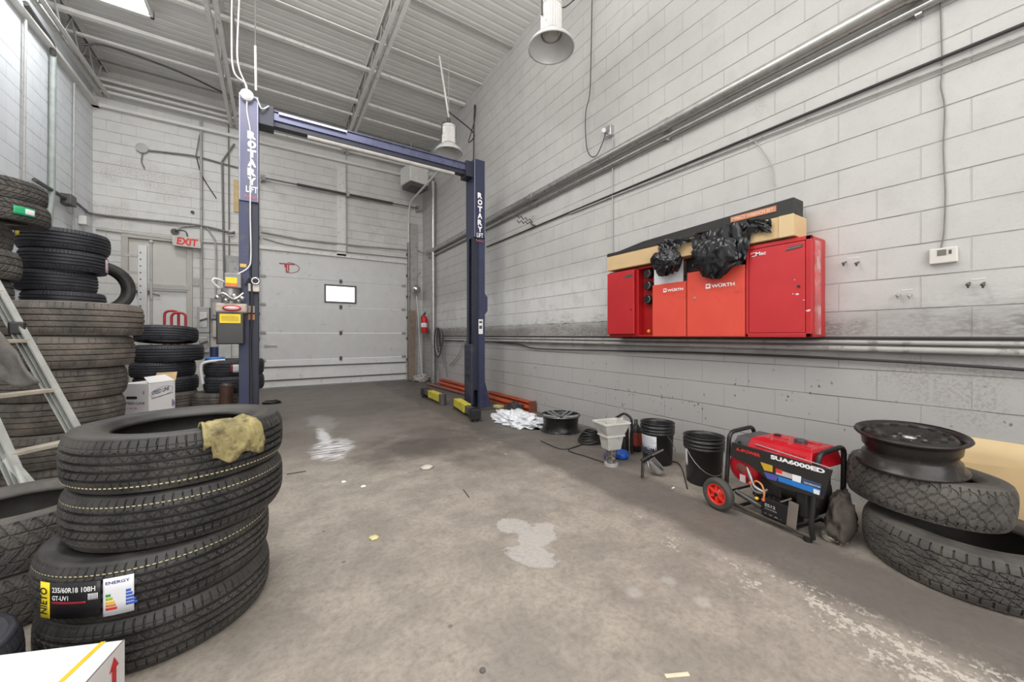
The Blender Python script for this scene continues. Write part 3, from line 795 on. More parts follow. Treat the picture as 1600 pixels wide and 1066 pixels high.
# exit sign
q = bw(293,378,.16)
t_ = thing('exit_sign', 'small white exit sign with red letters hanging over the exit door', 'exit sign', tuple(q))
e1 = Vector((1, -.12, -.05)).normalized(); e2 = Vector((.10, 0, 1)).normalized(); nn = e1.cross(e2)
mb = MB(); mb.prism([q-e1*.22-e2*.10, q+e1*.22-e2*.10, q+e1*.18+e2*.10, q-e1*.25+e2*.10], Vector((0, .05, 0))); mb.build('sign_panel', mat('sign_white', srgb(196,190,182), .5), t_, .004)
mb = MB(); mb.text('EXIT', q-e1*.16-e2*.07, e1, e2, .14, .32, .006, .03); mb.build('lettering', mat('exit_red', srgb(226,52,48), .5), t_)
mb = MB(); mb.tube(spline([bw(273,362,.02), bw(279,360,.12), bw(290,362,.16), q+Vector((0,.02,.10))], 6), .012, 8); mb.cyl(bw(273,362,.0), bw(273,362,.04), .06, seg=16); mb.build('bracket', DGREY, t_)

# electrical boxes on the back wall   (u0, v0, u1, v1, depth, label, kind)
def bbox(name, u0, v0, u1, v1, d, lb, cat, m, group=None, panel=True, kn=True):
    vc = (v0+v1)/2; uc = (u0+u1)/2
    x0, x1 = ony(u0, vc, YB-d).x, ony(u1, vc, YB-d).x; z1, z0 = ony(uc, v0, YB-d).z, ony(uc, v1, YB-d).z
    t = thing(name, lb, cat, ((x0+x1)/2, YB, z0), group)
    mb = MB(); mb.b2((x0, YB-d, z0), (x1, YB, z1)); mb.build('enclosure', m, t, .008)
    if panel:
        mb = MB(); mx = (x1-x0)*.16; mz = (z1-z0)*.2; mb.b2((x0+mx, YB-d-.012, z0+mz), (x1-mx, YB-d+.002, z1-mz)); mb.build('cover', GREY_P if m is not GREY_P else GALV, t, .006)
    if kn:
        mb = MB(); c = Vector(((x0+x1)/2, YB-d-.03, (z0+z1)/2)); mb.bar(c+Vector((-.05,0,-.02)), c+Vector((.07,0,.03)), .03, .035); mb.build('switch_handle', DGREY, t, .004)
    return t
gE = 'grey switch boxes on the back wall'
bbox('switch_box', 308, 480, 327, 520, .16, 'upper grey safety switch box with a lever left of the lift column', 'switch box', GREY_P, gE)
bbox('switch_box', 308, 521, 327, 551, .16, 'lower grey safety switch box with a lever, under a like box', 'switch box', GREY_P, gE)
bbox('switch_box', 329, 466, 348, 499, .14, 'dark grey switch box with a rounded conduit top right of the two lever boxes', 'switch box', mat('mid_grey_box', srgb(140,138,134), .5), gE, True, False)
bbox('switch_box', 332, 501, 349, 527, .12, 'pale beige box directly under the dark grey switch box', 'switch box', mat('beige_box', srgb(186,178,168), .5), gE, False, False)
bbox('breaker_panel', 353, 400, 378, 458, .12, 'tall grey breaker panel behind the lift motor', 'breaker panel', mat('panel_grey', srgb(150,150,148), .5), None, True, False)
bbox('wall_box', 342, 534, 361, 561, .10, 'light grey wall box low beside the lift column', 'wall box', mat('light_box', srgb(190,192,190), .5), gE, False, False)
bbox('outlet_box', 357, 360, 365, 369, .05, 'small white outlet box on the back wall above the breaker panel', 'outlet', WHITE_P, None, False, True)
bbox('wall_box', 365, 281, 374, 331, .04, 'narrow tan board on the back wall beside the lift column top', 'board', mat('tan_board', srgb(196,170,120), .6), None, False, False)
bbox('wall_plate', 298, 435, 311, 447, .02, 'small grey plate on the back wall right of the exit door', 'wall plate', mat('plate_grey', srgb(170,168,165), .5), None, False, False)

# conduits and wires
def wire(name, pts, r, m, lb, cat, group=None, sp=0, seg=8):
    P = spline(pts, sp) if sp else [Vector(p) for p in pts]
    mb = MB(); mb.tube(P, r, seg); o = mb.build(name, m); return tag(o, lb, cat, group)
gW = 'thin conduits on the back wall'
wire('conduit', [bw(314,188,.04), bw(315,478,.04)], .022, GREY_P, 'grey vertical conduit running down to the two lever switch boxes', 'conduit', gW)
wire('conduit', [bw(337,466,.04), bw(337,386,.04), bw(330,366,.04), bw(318,354,.04), bw(285,354,.04), bw(276,362,.04)], .016, GREY_P, 'grey conduit curving from the exit sign down to the dark grey switch box', 'conduit', gW, 5)
wire('conduit', [bw(351,470,.04), bw(347,252,.04), bw(366,225,.04)], .018, WIREG, 'dark conduit rising beside the breaker panel and bending right near the top', 'conduit', gW)
wire('conduit', [bw(358,400,.03), bw(357,195,.03)], .012, WIREG, 'thin grey conduit between outlet box and roof pipes beside the left lift column', 'conduit', gW)
wire('conduit', [lw(54,281,.05), lw(107,313,.05)], .028, DGREY, 'short dark pipe on the left wall above the tall tyres', 'conduit', 'pipes on the left wall')
wire('cable', [lw(107,313,.05), lw(118,316,.05), lw(133,328,.05), bw(150,335,.06), bw(240,345,.05), bw(310,352,.05), bw(366,365,.05)], .02, WIREG, 'grey cable running round the corner above the exit door', 'cable', 'cables on the back wall', 4)
wire('conduit', [lw(83,86,.05), lw(81,300,.05), lw(76,352,.05)], .036, mat('green_grey_pipe', srgb(150,156,152), .5), 'tall vertical pipe on the left wall behind the highest tyres', 'pipe', 'pipes on the left wall')
wire('cable', [lw(83,86,.06), lw(80,66,.08), lw(62,38,.10), lw(40,5,.12)], .03, DGREY, 'dark cable climbing from the vertical pipe along the left roof edge', 'cable', None, 5)
wire('conduit', [lw(116,130,.04), lw(114,420,.04)], .016, GREY_P, 'pale thin pipe on the left wall near the back corner', 'pipe', 'pipes on the left wall')
wire('conduit', [lw(40,30,.04), lw(37,290,.04)], .016, GREY_P, 'pale thin pipe on the left wall nearest the left edge', 'pipe', 'pipes on the left wall')
bx_ = lw(107,313,.06); mb = MB(); mb.box(bx_, (.12,.2,.16)); tag(mb.build('junction_box', DGREY, None, .01), 'dark junction box on the left wall above the piled tyres', 'junction box')
mb = MB(); q = lw(131,345,.05); mb.box(q, (.10,.14,.15)); o = tag(mb.build('outlet_box', WHITE_P, None, .01), 'white outlet box on the left wall close to the back corner', 'outlet')
wire('cable', [bw(222,234,.04), bw(260,238,.04), bw(305,244,.04), bw(350,256,.04), bw(372,262,.04)], .015, WIREG, 'grey cable from the round box across the upper back wall', 'cable', 'cables on the back wall', 5)
wire('cable', [bw(306,243,.04), bw(316,275,.04), bw(338,310,.04)], .009, WIREK, 'thin dark wire drooping to a nail high on the back wall', 'wire', None, 5)
wire('cable', [bw(312,210,.04), bw(306,243,.04)], .009, WIREG, 'thin wire from the roof conduit to the cable high on the back wall', 'wire', None)
wire('cable', [bw(223,238,.04), bw(221,252,.04), bw(226,263,.04)], .010, WIREG, 'short loose wire hanging under the round box on the back wall', 'wire', None, 4)
mb = MB(); q = bw(223,233); mb.cyl(q, q+Vector((0,-.06,0)), .09, seg=20); tag(mb.build('junction_box', GREY_P), 'round grey junction box high on the back wall', 'junction box')
mb = MB(); q = bw(301,332); mb.cyl(q, q+Vector((0,-.03,0)), .03, seg=12); tag(mb.build('wall_socket', BLACK), 'small round black fitting on the back wall left of the lift column', 'fitting')
wire('conduit', [bw(150,358,.03), bw(280,376,.03), bw(372,382,.03)], .014, GREY_P, 'thin horizontal conduit over the exit door frame', 'conduit', gW)
wire('conduit', [bw(408,362,.04), bw(470,374,.04), bw(560,384,.04), bw(655,392,.04), bw(668,399,.04)], .018, GREY_P, 'grey horizontal conduit above the garage door', 'conduit', gW)
wire('conduit', [bw(410,372,.03), bw(470,386,.03), bw(640,404,.03)], .009, WIREG, 'thin sagging wire just above the garage door', 'wire', None, 4)
wire('conduit', [bw(541,240,.05), bw(541,395,.05)], .014, GREY_P, 'thin vertical conduit on the white plank above the garage door', 'conduit', gW)
for i, (z, lb) in enumerate(((5.78, 'uppermost of three pipes under the roof at the back wall'), (5.66, 'middle of three pipes under the roof at the back wall'), (5.55, 'lowest of three pipes under the roof at the back wall'))):
    wire('roof_pipe', [(XL+.1, YB-.15-.02*i, z), (2.95, YB-.15-.02*i, z)], .028, WHITE_P, lb, 'pipe', 'roof pipes at the back wall')
# bars crossing the deck
for (y, z, r_, m_, lb) in ((5.30, 5.99, .022, GREY_P, 'pale bar across the roof deck nearest the viewer'), (6.36, 5.97, .018, DECK, 'thin bar across the roof deck before the hanging lamp'),
                      (7.12, 5.97, .040, WHITE_P, 'pale flat bar across the roof deck just before the far lamp'), (8.05, 5.88, .045, WHITE_P, 'broad pale bar across the roof near the lift beam'),
                      (8.55, 5.86, .030, WHITE_P, 'narrow pale bar across the roof behind the broad one'), (9.15, 5.86, .020, WIREG, 'dark thin bar across the roof nearest the back wall')):
    mb = MB(); mb.b2((XL+.02, y-r_, z-r_*.6), (XR-.02, y+r_, z+r_*.6)); tag(mb.build('bridging_bar', m_, None, .003), lb, 'roof bar', 'bridging bars under the roof deck')
wire('roof_cable', [(XL+.3, 8.35, 5.6), (-2.2, 8.4, 5.72), (-1.4, 8.55, 5.72), (-.75, 8.75, 5.66)], .016, WIREK, 'dark cable slung under the roof between left wall and joist', 'cable', None, 5)

# open-web joists
def joist(x, lb, zb=5.52):
    t = thing('roof_joist', lb, 'roof joist', (x, YF, zb), 'open web roof joists')
    mb = MB()
    for s in (-1, 1): mb.b2((min(x+s*.022, x+s*.082), YF, zb), (max(x+s*.022, x+s*.082), YB-.02, zb+.010)); mb.b2((x+s*.022, YF, zb), (x+s*.032, YB-.02, zb+.06))
    mb.build('bottom_chord', WHITE_P, t)
    mb = MB()
    for s in (-1, 1): mb.b2((x+s*.022, YF, ZC-.01), (x+s*.075, YB-.02, ZC)); mb.b2((x+s*.022, YF, ZC-.055), (x+s*.028, YB-.02, ZC))
    mb.build('top_chord', WHITE_P, t)
    mb = MB(); y = YF; k = 0; pts = []
    while y < YB-.05: pts.append(Vector((x, y, zb+.02 if k % 2 else ZC-.03))); y += .30; k += 1
    mb.tube(pts, .013, 6); mb.build('web', WHITE_P, t)
    return t
joist(1.42, 'white open-web roof joist over the garage door centre')
joist(-.70, 'white open-web roof joist above the left lift column')
joist(-2.60, 'white open-web roof joist along the left wall')
wire('roof_conduit', [(-.52, 4.0, 5.9), (-.52, 9.6, 5.9)], .02, GREY_P, 'grey conduit beside the joist above the left lift column', 'conduit')
# skylight-like lamp panel
sx, sy = -1.94, 7.10
t_ = thing('ceiling_lamp', 'bright white square lamp panel with a wire guard under the roof', 'ceiling lamp', (sx, sy, ZC-.12))
mb = MB()
for a, b in (((-.42,-.55),(-.38,.55)), ((.38,-.55),(.42,.55)), ((-.42,-.55),(.42,-.51)), ((-.42,.51),(.42,.55))): mb.b2((sx+a[0], sy+a[1], ZC-.12), (sx+b[0], sy+b[1], ZC-.01))
mb.build('lamp_frame', WHITE_P, t_)
mb = MB(); mb.b2((sx-.38, sy-.51, ZC-.07), (sx+.38, sy+.51, ZC-.05)); mb.build('diffuser', emit('lamp_diffuser', (1,1,1), 5.0), t_)
mb = MB()
for k in range(7): mb.tube([(sx-.38, sy-.45+k*.15, ZC-.125), (sx+.38, sy-.45+k*.15, ZC-.125)], .006, 6)
mb.tube(spline([(sx-.3, sy-.5, ZC-.14), (sx, sy-.3, ZC-.18), (sx+.1, sy-.1, ZC-.14), (sx+.3, sy+.1, ZC-.17)], 6), .012, 8)
mb.build('wire_guard', GREY_P, t_)

# high bay lamps
SH = mat('lamp_reflector', srgb(205,204,202), .35, .1, .03)
def highbay(x, y, z, lb):
    t = thing('high_bay_lamp', lb, 'hanging lamp', (x, y, z), 'hanging bay lamps')
    M = Matrix.Translation((x, y, z))
    mb = MB(); mb.lathe([(.235,0),(.245,.004),(.243,.014),(.225,.045),(.185,.09),(.13,.135),(.10,.155),(.095,.155),(.12,.13),(.178,.085),(.218,.042),(.235,.01)], 48, M); mb.build('reflector', SH, t)
    mb = MB(); n = 28; prof = []
    for k in range(n*2):
        a = 2*PI*k/(n*2); r = .112 if k % 2 else .098; prof.append((x+r*math.cos(a), y+r*math.sin(a), z+.16))
    mb.prism(prof, (0, 0, .27)); mb.cyl((x,y,z+.43), (x,y,z+.46), .115, seg=32); mb.build('heat_sink', WHITE_P, t)
    mb = MB(); mb.lathe([(0,.115),(.055,.11),(.085,.13),(.085,.155)], 24, M); mb.build('lens', mat('lamp_lens', srgb(190,188,182), .2), t)
    mb = MB(); mb.tube(fillet([(x-.125,y,z+.30),(x-.125,y,z+.52),(x+.125,y,z+.52),(x+.125,y,z+.30)], .1), .010, 8); mb.cyl((x,y,z+.52),(x,y,z+.60),.03,seg=12)
    mb.build('hanger', DGREY, t)
    mb = MB(); k = ZC-z-.60; mb.tube([(x,y,z+.6),(x,y,ZC)], .005, 6); mb.build('chain', GREY_P, t)
    return t
highbay(2.46, 3.10, 4.17, 'white hanging bay lamp nearest the viewer, high by the right wall')
highbay(2.52, 5.98, 4.27, 'far hanging bay lamp above the right lift column')
wire('dangling_wire', [(2.55,3.12,4.72), (2.72,3.2,4.80), rw(905,-5,.1), (3.3,3.0,5.2)], .007, WIREK, 'thin dark cord from the near bay lamp', 'cord', None, 6)
wire('power_cord', [rw(925,-60,.06), rw(925,0,.05), rw(923,110,.05), rw(921,150,.05), rw(915,178,.05), rw(916,225,.05), rw(922,243,.05), rw(932,243,.05), rw(942,222,.05), rw(946,208,.04)], .0055, WIREK, 'thin dark cord looping down the right wall to the outlet', 'cord', None, 6)
mb = MB(); q = rw(953,205,.03); mb.box(q, (.06,.075,.12)); mb.cyl(rw(949,205,.03)+Vector((-.03,.03,0)), rw(949,203,.08)+Vector((-.03,.03,0)), .025, seg=12)
tag(mb.build('outlet_box', STEEL, None, .004), 'small steel outlet box above the big pipe on the right wall', 'outlet')
wire('conduit', [rw(957,215,.03), rw(957,243,.03)], .008, GREY_P, 'short conduit from the steel outlet box down to the big pipe', 'conduit')
wire('conduit', [rw(957,262,.02), rw(957,397,.02)], .007, GREY_P, 'thin conduit running down the right wall to the cardboard boxes', 'conduit')
wire('dangling_wire', [(2.52,6.0,5.0), rw(740,208,.3), rw(732,222,.25), rw(741,190,.15), rw(743,168,.05), rw(741,172,.03), rw(740,250,.03)], .010, WIREK, 'dark looping cord beside the far bay lamp', 'cord', None, 6)
wire('hanging_rod', [(2.40,6.1,5.96), (2.56,6.05,4.89)], .018, WHITE_P, 'white slanting rod from roof to the far bay lamp', 'rod')

# pipes on the right wall
wire('wall_pipe', [(XR-.09, -1.0, 3.25), (XR-.09, 2.2, 3.25), (XR-.09, 9.2, 3.25)], .052, GALV, 'thick shiny steel pipe running high along the right wall', 'pipe', 'long pipes on the right wall', seg=20)
wire('wall_pipe', [(XR-.045, -1.0, 3.155), (XR-.045, 9.2, 3.155)], .024, GALV, 'slim steel pipe close beneath the thick shiny one', 'pipe', 'long pipes on the right wall', seg=12)
for k, y in enumerate((.6, 2.33, 4.6, 6.9)):
    mb = MB(); mb.cyl((XR-.09, y-.04, 3.25), (XR-.09, y+.04, 3.25), .058, seg=20); mb.b2((XR-.05, y-.015, 3.12), (XR, y+.015, 3.32))
    tag(mb.build('pipe_clamp', GALV), ['steel clamp on the thick pipe nearest the viewer', 'steel clamp on the thick pipe above the red cabinets', 'steel clamp on the thick pipe right of the lift column', 'steel clamp on the thick pipe beyond the lift column'][k], 'pipe clamp', 'clamps on the thick pipe')
wire('wall_cable', [(XR-.02, -1.0, 2.80), rw(1420,112,.02), rw(1200,203,.02), rw(1000,286,.02), rw(880,336,.02), rw(760,386,.02)], .011, WIREK, 'dark cable slanting along the right wall under the big pipe', 'cable', 'cables on the right wall', 3)
wire('wall_cable', [(XR-.02, -1.0, 2.735), rw(1420,126,.02), rw(1200,211,.02), rw(1000,290,.02), rw(890,334,.02)], .009, GREY_P, 'pale cable just below the dark one on the right wall', 'cable', 'cables on the right wall', 3)
wire('corner_pipe', [rw(677,284,.08), rw(677,600,.08)], .052, GALV, 'shiny vertical pipe in the far right corner beside the fire extinguisher', 'pipe', None, seg=16)
wire('wall_pipe', [(XR-.03, -1.0, 1.105), (XR-.03, 9.0, 1.115)], .014, GREY_P, 'pale low pipe along the right wall just under the red cabinets', 'pipe', 'long pipes on the right wall')
wire('wall_pipe', [(XR-.02, -1.0, 1.135), (XR-.02, 9.0, 1.145)], .009, WIREK, 'dark thin line directly under the red cabinets', 'pipe', 'long pipes on the right wall')
wire('wall_pipe', [(XR-.035, -1.0, 1.06), (XR-.035, 9.0, 1.07)], .020, GREY_P, 'thicker grey low pipe along the right wall under the cabinets', 'pipe', 'long pipes on the right wall')
wire('wall_cable', [rw(770,534,.03), rw(810,538,.03), rw(840,545,.03), rw(950,548,.03), rw(1080,551,.03), rw(1240,557,.03), rw(1400,565,.03), rw(1530,573,.03), rw(1600,578,.03), rw(1660,583,.03)], .009, WIREK, 'dark cable sagging below the low pipes on the right wall', 'cable', 'cables on the right wall', 4)
wire('thermostat_wire', [rw(1469,-10,.012), rw(1471,60,.012), rw(1472,110,.012), rw(1470,135,.012), rw(1476,170,.012), rw(1474,235,.012), rw(1477,300,.012), rw(1475,360,.012), rw(1470,390,.012)], .0035, WIREG, 'thin wire running down the right wall to the thermostat', 'wire', None, 5)
wire('loose_wire', [rw(1168,218,.015), rw(1180,222,.02), rw(1195,240,.02), rw(1206,262,.02), rw(1209,290,.015)], .004, GREY_P, 'short pale wire curling down the right wall above the cabinets', 'wire', None, 5)
# thermostat
q0 = rw(1453,397); q1 = rw(1498,392); yc0, yc1 = q0.y, q1.y; zt, zb_ = rw(1475,388).z, rw(1475,412).z
t_ = thing('thermostat', 'white rectangular thermostat with a grey screen on the right wall', 'thermostat', (XR, (yc0+yc1)/2, zb_))
mb = MB(); mb.b2((XR-.03, yc1, zb_), (XR, yc0, zt)); mb.build('housing', mat('thermostat_white', srgb(206,203,196), .45, 0, .03), t_, .006)
mb = MB(); L = yc0-yc1; mb.b2((XR-.032, yc1+L*.38, zb_+.045), (XR-.029, yc1+L*.70, zt-.012)); mb.build('screen', mat('lcd_grey', srgb(110,108,100), .3), t_)
mb = MB(); mb.b2((XR-.033, yc1+L*.20, zb_+.05), (XR-.029, yc1+L*.30, zt-.018)); mb.build('button', DGREY, t_)
# hook pairs
for k, (ua, ub, v, lb) in enumerate(((1322,1342,412,'pair of dark wall hooks beside the red cabinets'), (1406,1424,462,'pair of pale wall hooks below and left of the thermostat'), (1515,1538,445,'pair of dark wall hooks below and right of the thermostat'))):
    t_ = thing('wall_hooks', lb, 'wall hooks', tuple(rw((ua+ub)/2, v)), 'hook pairs on the right wall')
    for u in (ua, ub):
        p = rw(u, v); mb = MB(); mb.tube(spline([p+Vector((0,0,.012)), p+Vector((-.035,0,.0)), p+Vector((-.05,0,-.02)), p+Vector((-.045,0,-.01))], 5), .005, 8); mb.ball(p+Vector((-.05,0,-.004)), .010, 10, 6)
        mb.build('hook', DGREY if k != 1 else GREY_P, t_)
    mb = MB(); a_, b_ = rw(ua+3, v-8), rw(ub+2, v-10); mb.bar(a_, b_, .004, .006); mb.build('back_plate', WHITE_P, t_)
# zigzag bracket
t_ = thing('wall_bracket', 'dark zigzag wire bracket on the right wall beyond the lift column', 'bracket', tuple(rw(832,345)))
for dv in (0, 8):
    mb = MB(); pts = [rw(834,346+dv*.4,.02)] + [rw(834,346+dv*.4,.02).lerp(rw(808,338+dv,.30), k/8)+Vector((0,0,.02*(-1)**k)) for k in range(1, 9)]
    mb.tube(pts, .008, 6); mb.build('prong', WIREK, t_)
mb = MB(); mb.box(rw(834,345,.02), (.05,.06,.14)); mb.build('plate', GREY_P, t_)

# heater by the back right corner
q = dp(655, 283, 9.25)
t_ = thing('unit_heater', 'pale hanging unit heater in the far right roof corner', 'heater', tuple(q))
mb = MB(); mb.box(q+Vector((-.12,0,.06)), (.5,.5,.42), .2); mb.build('housing', WHITE_P, t_, .02)
mb = MB(); mb.box(q+Vector((-.12,-.06,-.22)), (.46,.44,.10), .2); mb.build('louvre', DGREY, t_, .01)
mb = MB(); mb.tube(spline([q+Vector((.1,-.1,.1)), q+Vector((.3,-.2,.16)), q+Vector((.45,-.2,.05)), q+Vector((.4,-.2,-.12))], 6), .08, 14); mb.build('duct', GREY_P, t_)
mb = MB(); mb.tube([q+Vector((-.2,0,.25)), q+Vector((-.2,0,1.0))], .015, 6); mb.build('hanger', GREY_P, t_)
# fire extinguisher
q = onx(663, 520, XR-.12)
t_ = thing('fire_extinguisher', 'red fire extinguisher hung in the far right corner', 'fire extinguisher', tuple(q))
M = Matrix.Translation(q)
mb = MB(); mb.lathe([(0,0),(.075,0),(.08,.02),(.08,.34),(.06,.40),(.025,.43),(.025,.46)], 24, M); mb.build('cylinder', REDX, t_)
mb = MB(); mb.box(q+Vector((0,0,.48)), (.03,.10,.03)); mb.bar(q+Vector((0,-.02,.49)), q+Vector((0,-.12,.53)), .02, .012); mb.build('handle', BLACK, t_)
mb = MB(); mb.tube(spline([q+Vector((0,.03,.46)), q+Vector((-.04,.11,.40)), q+Vector((-.04,.10,.20))], 6), .012, 8); mb.build('hose', BLACK, t_)
mb = MB(); mb.lathe([(.0815,.14),(.0815,.25)], 16, M, PI*.75, PI*1.7); mb.build('label', PRINTW, t_)
# round lamp / mirror in corner, plank and pole
q = bw(650,452,.25)
t_ = thing('round_lamp', 'silver domed lamp in the far right corner beside the garage door', 'lamp', tuple(q))
mb = MB(); mb.ball(q, (.12,.12,.12), 20, 12); mb.build('dome', STEEL, t_)
mb = MB(); mb.tube(spline([q+Vector((0,.02,.08)), q+Vector((.05,.1,.35)), q+Vector((.2,.24,.5))], 5), .012, 8); mb.build('arm', GREY_P, t_)
a, b = bw(643,598,.30), bw(644,485,.12); a.z = .02
mb = MB(); mb.bar(a, b, .16, .03, (0,1,0)); tag(mb.build('plank', BROWN, None, .004), 'brown wooden plank leaning in the far right corner', 'plank')
wire('pole', [Vector((bw(660,590,.3).x, YB-.3, .02)), bw(651,462,.08)], .014, WHITE_P, 'thin white pole leaning beside the brown plank', 'pole')
# air hose bundle
q = rw(691,520,.05)
t_ = thing('hose_bundle', 'bundle of grey air hoses hanging on the wall left of the right lift column', 'hose', tuple(q))
for k in range(5):
    rx, rz = .14+.03*k, .26+.05*k
    mb = MB(); mb.tube([q+Vector((-.03-.02*k, rx*math.sin(a)*.8, -rz*.5+rz*.75*math.cos(a))) for a in np.linspace(0, 2*PI, 26)[:-1]], .011, 7, True); mb.build('hose_loop', (WIREK, WIREG, WIREK, GREY_P, WIREK)[k], t_)
for (u1, v1) in ((688,597), (699,590), (694,575)):
    mb = MB(); mb.tube(spline([q, rw(u1-4,(520+v1)/2,.06), rw(u1,v1,.06)], 6), .009, 7); mb.build('hose_tail', WIREG, t_)
wire('air_hose', [rw(702,572,.05), rw(716,555,.05), rw(721,540,.05), rw(728,532,.05)], .012, GREY_P, 'pale hose drooping from the low pipe behind the lift column', 'hose', None, 6)
# ================================================================ two-post lift
LY0, LY1, LT, LS = 5.20, 5.50, 3.90, 2.68
cols = {}
for side, x0, x1, lb in (('l', -.335, -.150, 'left dark blue lift column carrying the motor unit'), ('r', 2.615, 2.81, 'right dark blue lift column by the block wall')):
    t = thing('lift_column', lb, 'lift column', ((x0+x1)/2, (LY0+LY1)/2, 0), 'two-post car lift columns'); cols[side] = t
    inn = x1 if side == 'l' else x0; out = x0 if side == 'l' else x1; sg = 1 if side == 'l' else -1   # open side faces the bay
    mb = MB(); mb.b2((out, LY0+.02, .02), (out+sg*.02, LY1-.02, LS)); mb.b2((out, LY0+.015, .02), (out+sg*.10, LY0+.04, LS)); mb.b2((out, LY1-.04, .02), (out+sg*.17, LY1-.015, LS))
    mb.b2((out+sg*.10, LY0+.035, .02), (out+sg*.112, LY0+.06, LS)); mb.build('column_channel', BLUEP, t, .004)
    mb = MB(); mb.b2((out+sg*.118, LY0+.03, .3), (inn, LY0+.05, LS)); mb.b2((inn-sg*.02, LY0+.03, .3), (inn, LY0+.10, LS)); mb.b2((inn-sg*.02, LY1-.10, .3), (inn, LY1-.03, LS)); mb.build('inner_channel', BLUED, t, .004)
    mb = MB(); mb.b2((x0, LY0, LS), (x1, LY1, LT)); mb.build('upper_cover', mat('faded_blue_cover', srgb(98,99,124), .4, .15, .08, 4) if side == 'l' else mat('slate_blue_cover', srgb(54,57,80), .4, .15, .08, 4), t, .006)
    mb = MB(); mb.b2((x0+.004, LY0-.002, LS+.01), (x0+.012, LY0+.001, LT-.01)); mb.b2((x1-.012, LY0-.002, LS+.01), (x1-.004, LY0+.001, LT-.01)); mb.build('edge_strip', mat('worn_edge', srgb(150,152,170), .4, .3), t)
    mb = MB(); mb.b2((x0-.12, LY0-.10, 0), (x1+.12, LY1+.10, .02)); mb.build('base_plate', DGREY, t, .003)
    mb = MB(); mb.prism([(out, LY0+.01, .02), (out-sg*.11, LY0+.01, .02), (out, LY0+.01, .42)], (0, .015, 0)); mb.prism([(out, LY1-.03, .02), (out-sg*.11, LY1-.03, .02), (out, LY1-.03, .42)], (0, .015, 0)); mb.build('gusset', BLUEP, t)
    # stacked letters
    mb = MB(); xc = (x0+x1)/2+(.03 if side == 'l' else 0.0)
    top = 3.50 if side == 'l' else 3.40; st = .105
    for k, ch in enumerate('ROTARY'): mb.text(ch, (xc, LY0-.002, top-st*(k+1)), (1,0,0), (0,0,1), .088, .082, .002, .06, 'C')
    mb.text('LIFT', (xc-.0, LY0-.002, top-st*7+.02), (1,0,0), (0,0,1), .07, .11, .002, .02, 'C')
    mb.build('lettering', PRINTW, t)
    mb = MB(); mb.text('Rotary', (xc, LY0-.002, top-st*7-.06), (1,0,0), (0,0,1), .05, .13, .002, .01, 'C'); mb.build('badge', mat('badge_red', srgb(190,100,110), .5), t)
# carriage seen in the right column, worn panel and notice
t = cols['r']
mb = MB(); mb.b2((2.575, LY0+.03, .08), (2.625, LY1-.02, 1.02)); cg = mb.build('carriage', mat('carriage_blue', srgb(50,53,72), .5, .2, .12, 6, dirt=srgb(80,76,76), dirt_amt=.6), t, .01)
for z in (.50, .62, .74, .86):
    mb = MB(); mb.b2((2.572, LY0+.10, z), (2.577, LY1-.10, z+.05)); mb.build('slot', BLACK, cg)
a = ony(752, 512, LY0-.001); mb = MB(); mb.b2((a.x-.04, LY0+.010, a.z-.10), (a.x+.035, LY0+.014, a.z+.13)); mb.build('notice', PRINTW, t)
mb = MB(); mb.b2((a.x-.03, LY0+.008, a.z-.02), (a.x+.02, LY0+.0101, a.z+.03)); mb.b2((a.x-.03, LY0+.008, a.z+.07), (a.x+.02, LY0+.0101, a.z+.10)); mb.build('notice_print', DGREY, t)
mb = MB(); z0, z1 = ony(758,492,LY0).z, ony(758,458,LY0).z; mb.prism([(2.81,LY0+.02,z0), (2.86,LY0+.02,z0+.06), (2.86,LY0+.02,z1-.06), (2.81,LY0+.02,z1)], (0,.2,0)); mb.build('release_cover', BLUEP, t, .005)
# overhead beam
t = thing('lift_beam', 'dark blue overhead beam joining the two lift columns', 'lift crossbeam', (1.2, 5.34, 3.66))
mb = MB(); mb.b2((-.15, 5.28, 3.72), (2.62, 5.42, 3.83)); mb.b2((-.15, 5.26, 3.815), (2.62, 5.44, 3.83)); mb.build('beam', mat('beam_blue', srgb(92,95,122), .3, .4, .08), t, .004)
mb = MB(); mb.b2((-.05, 5.30, 3.66), (2.60, 5.40, 3.72)); mb.build('lower_rail', BLUED, t)
mb = MB(); mb.cyl((.35, 5.25, 3.60), (2.30, 5.25, 3.60), .028, seg=14); mb.build('padded_bar', mat('padding_grey', srgb(168,164,158), .6), t)
mb = MB(); mb.b2((-.16, 5.24, 3.62), (0, 5.44, 3.86)); mb.b2((2.5, 5.24, 3.62), (2.63, 5.46, 3.86)); mb.build('end_plate', BLUED, t, .004)
mb = MB(); mb.b2((.05, 5.245, 3.79), (.80, 5.262, 3.81)); mb.build('beam_reflection', STEEL, t)  # bright steel strip stands in for the reflection on the beam
# arms
def arm(p0, p1, w, h, lb, fold=None):
    p0 = Vector(p0); p1 = Vector(p1); d = (p1-p0).normalized()
    t = cols['r']
    mb = MB(); z = .05+h/2; a = Vector((p0.x,p0.y,z)); b = Vector((p1.x,p1.y,z)); mid = a.lerp(b, .62)
    mb.bar(a, mid, w, h); t = tag(mb.build('swing_arm', YELLOWP, t, .006), lb)
    mb = MB(); mb.bar(mid-d*.05, b, w*.78, h*.78); mb.build('inner_tube', DGREY, t, .004)
    mb = MB(); mb.box(b-d*.03+Vector((0,0,-.01)), (w*1.25, w*1.25, h*1.15), math.atan2(d.y, d.x)); mb.build('arm_end', BLACK, t, .01)
    mb = MB(); mb.cyl(b-d*.03+Vector((0,0,-z)), b-d*.03+Vector((0,0,.03)), .055, seg=20); mb.build('pad', BLACK, t)
    mb = MB(); mb.cyl(a+Vector((0,0,-z)), a+Vector((0,0,h*.6)), .06, seg=20); mb.build('pivot', DGREY, t)
    return t
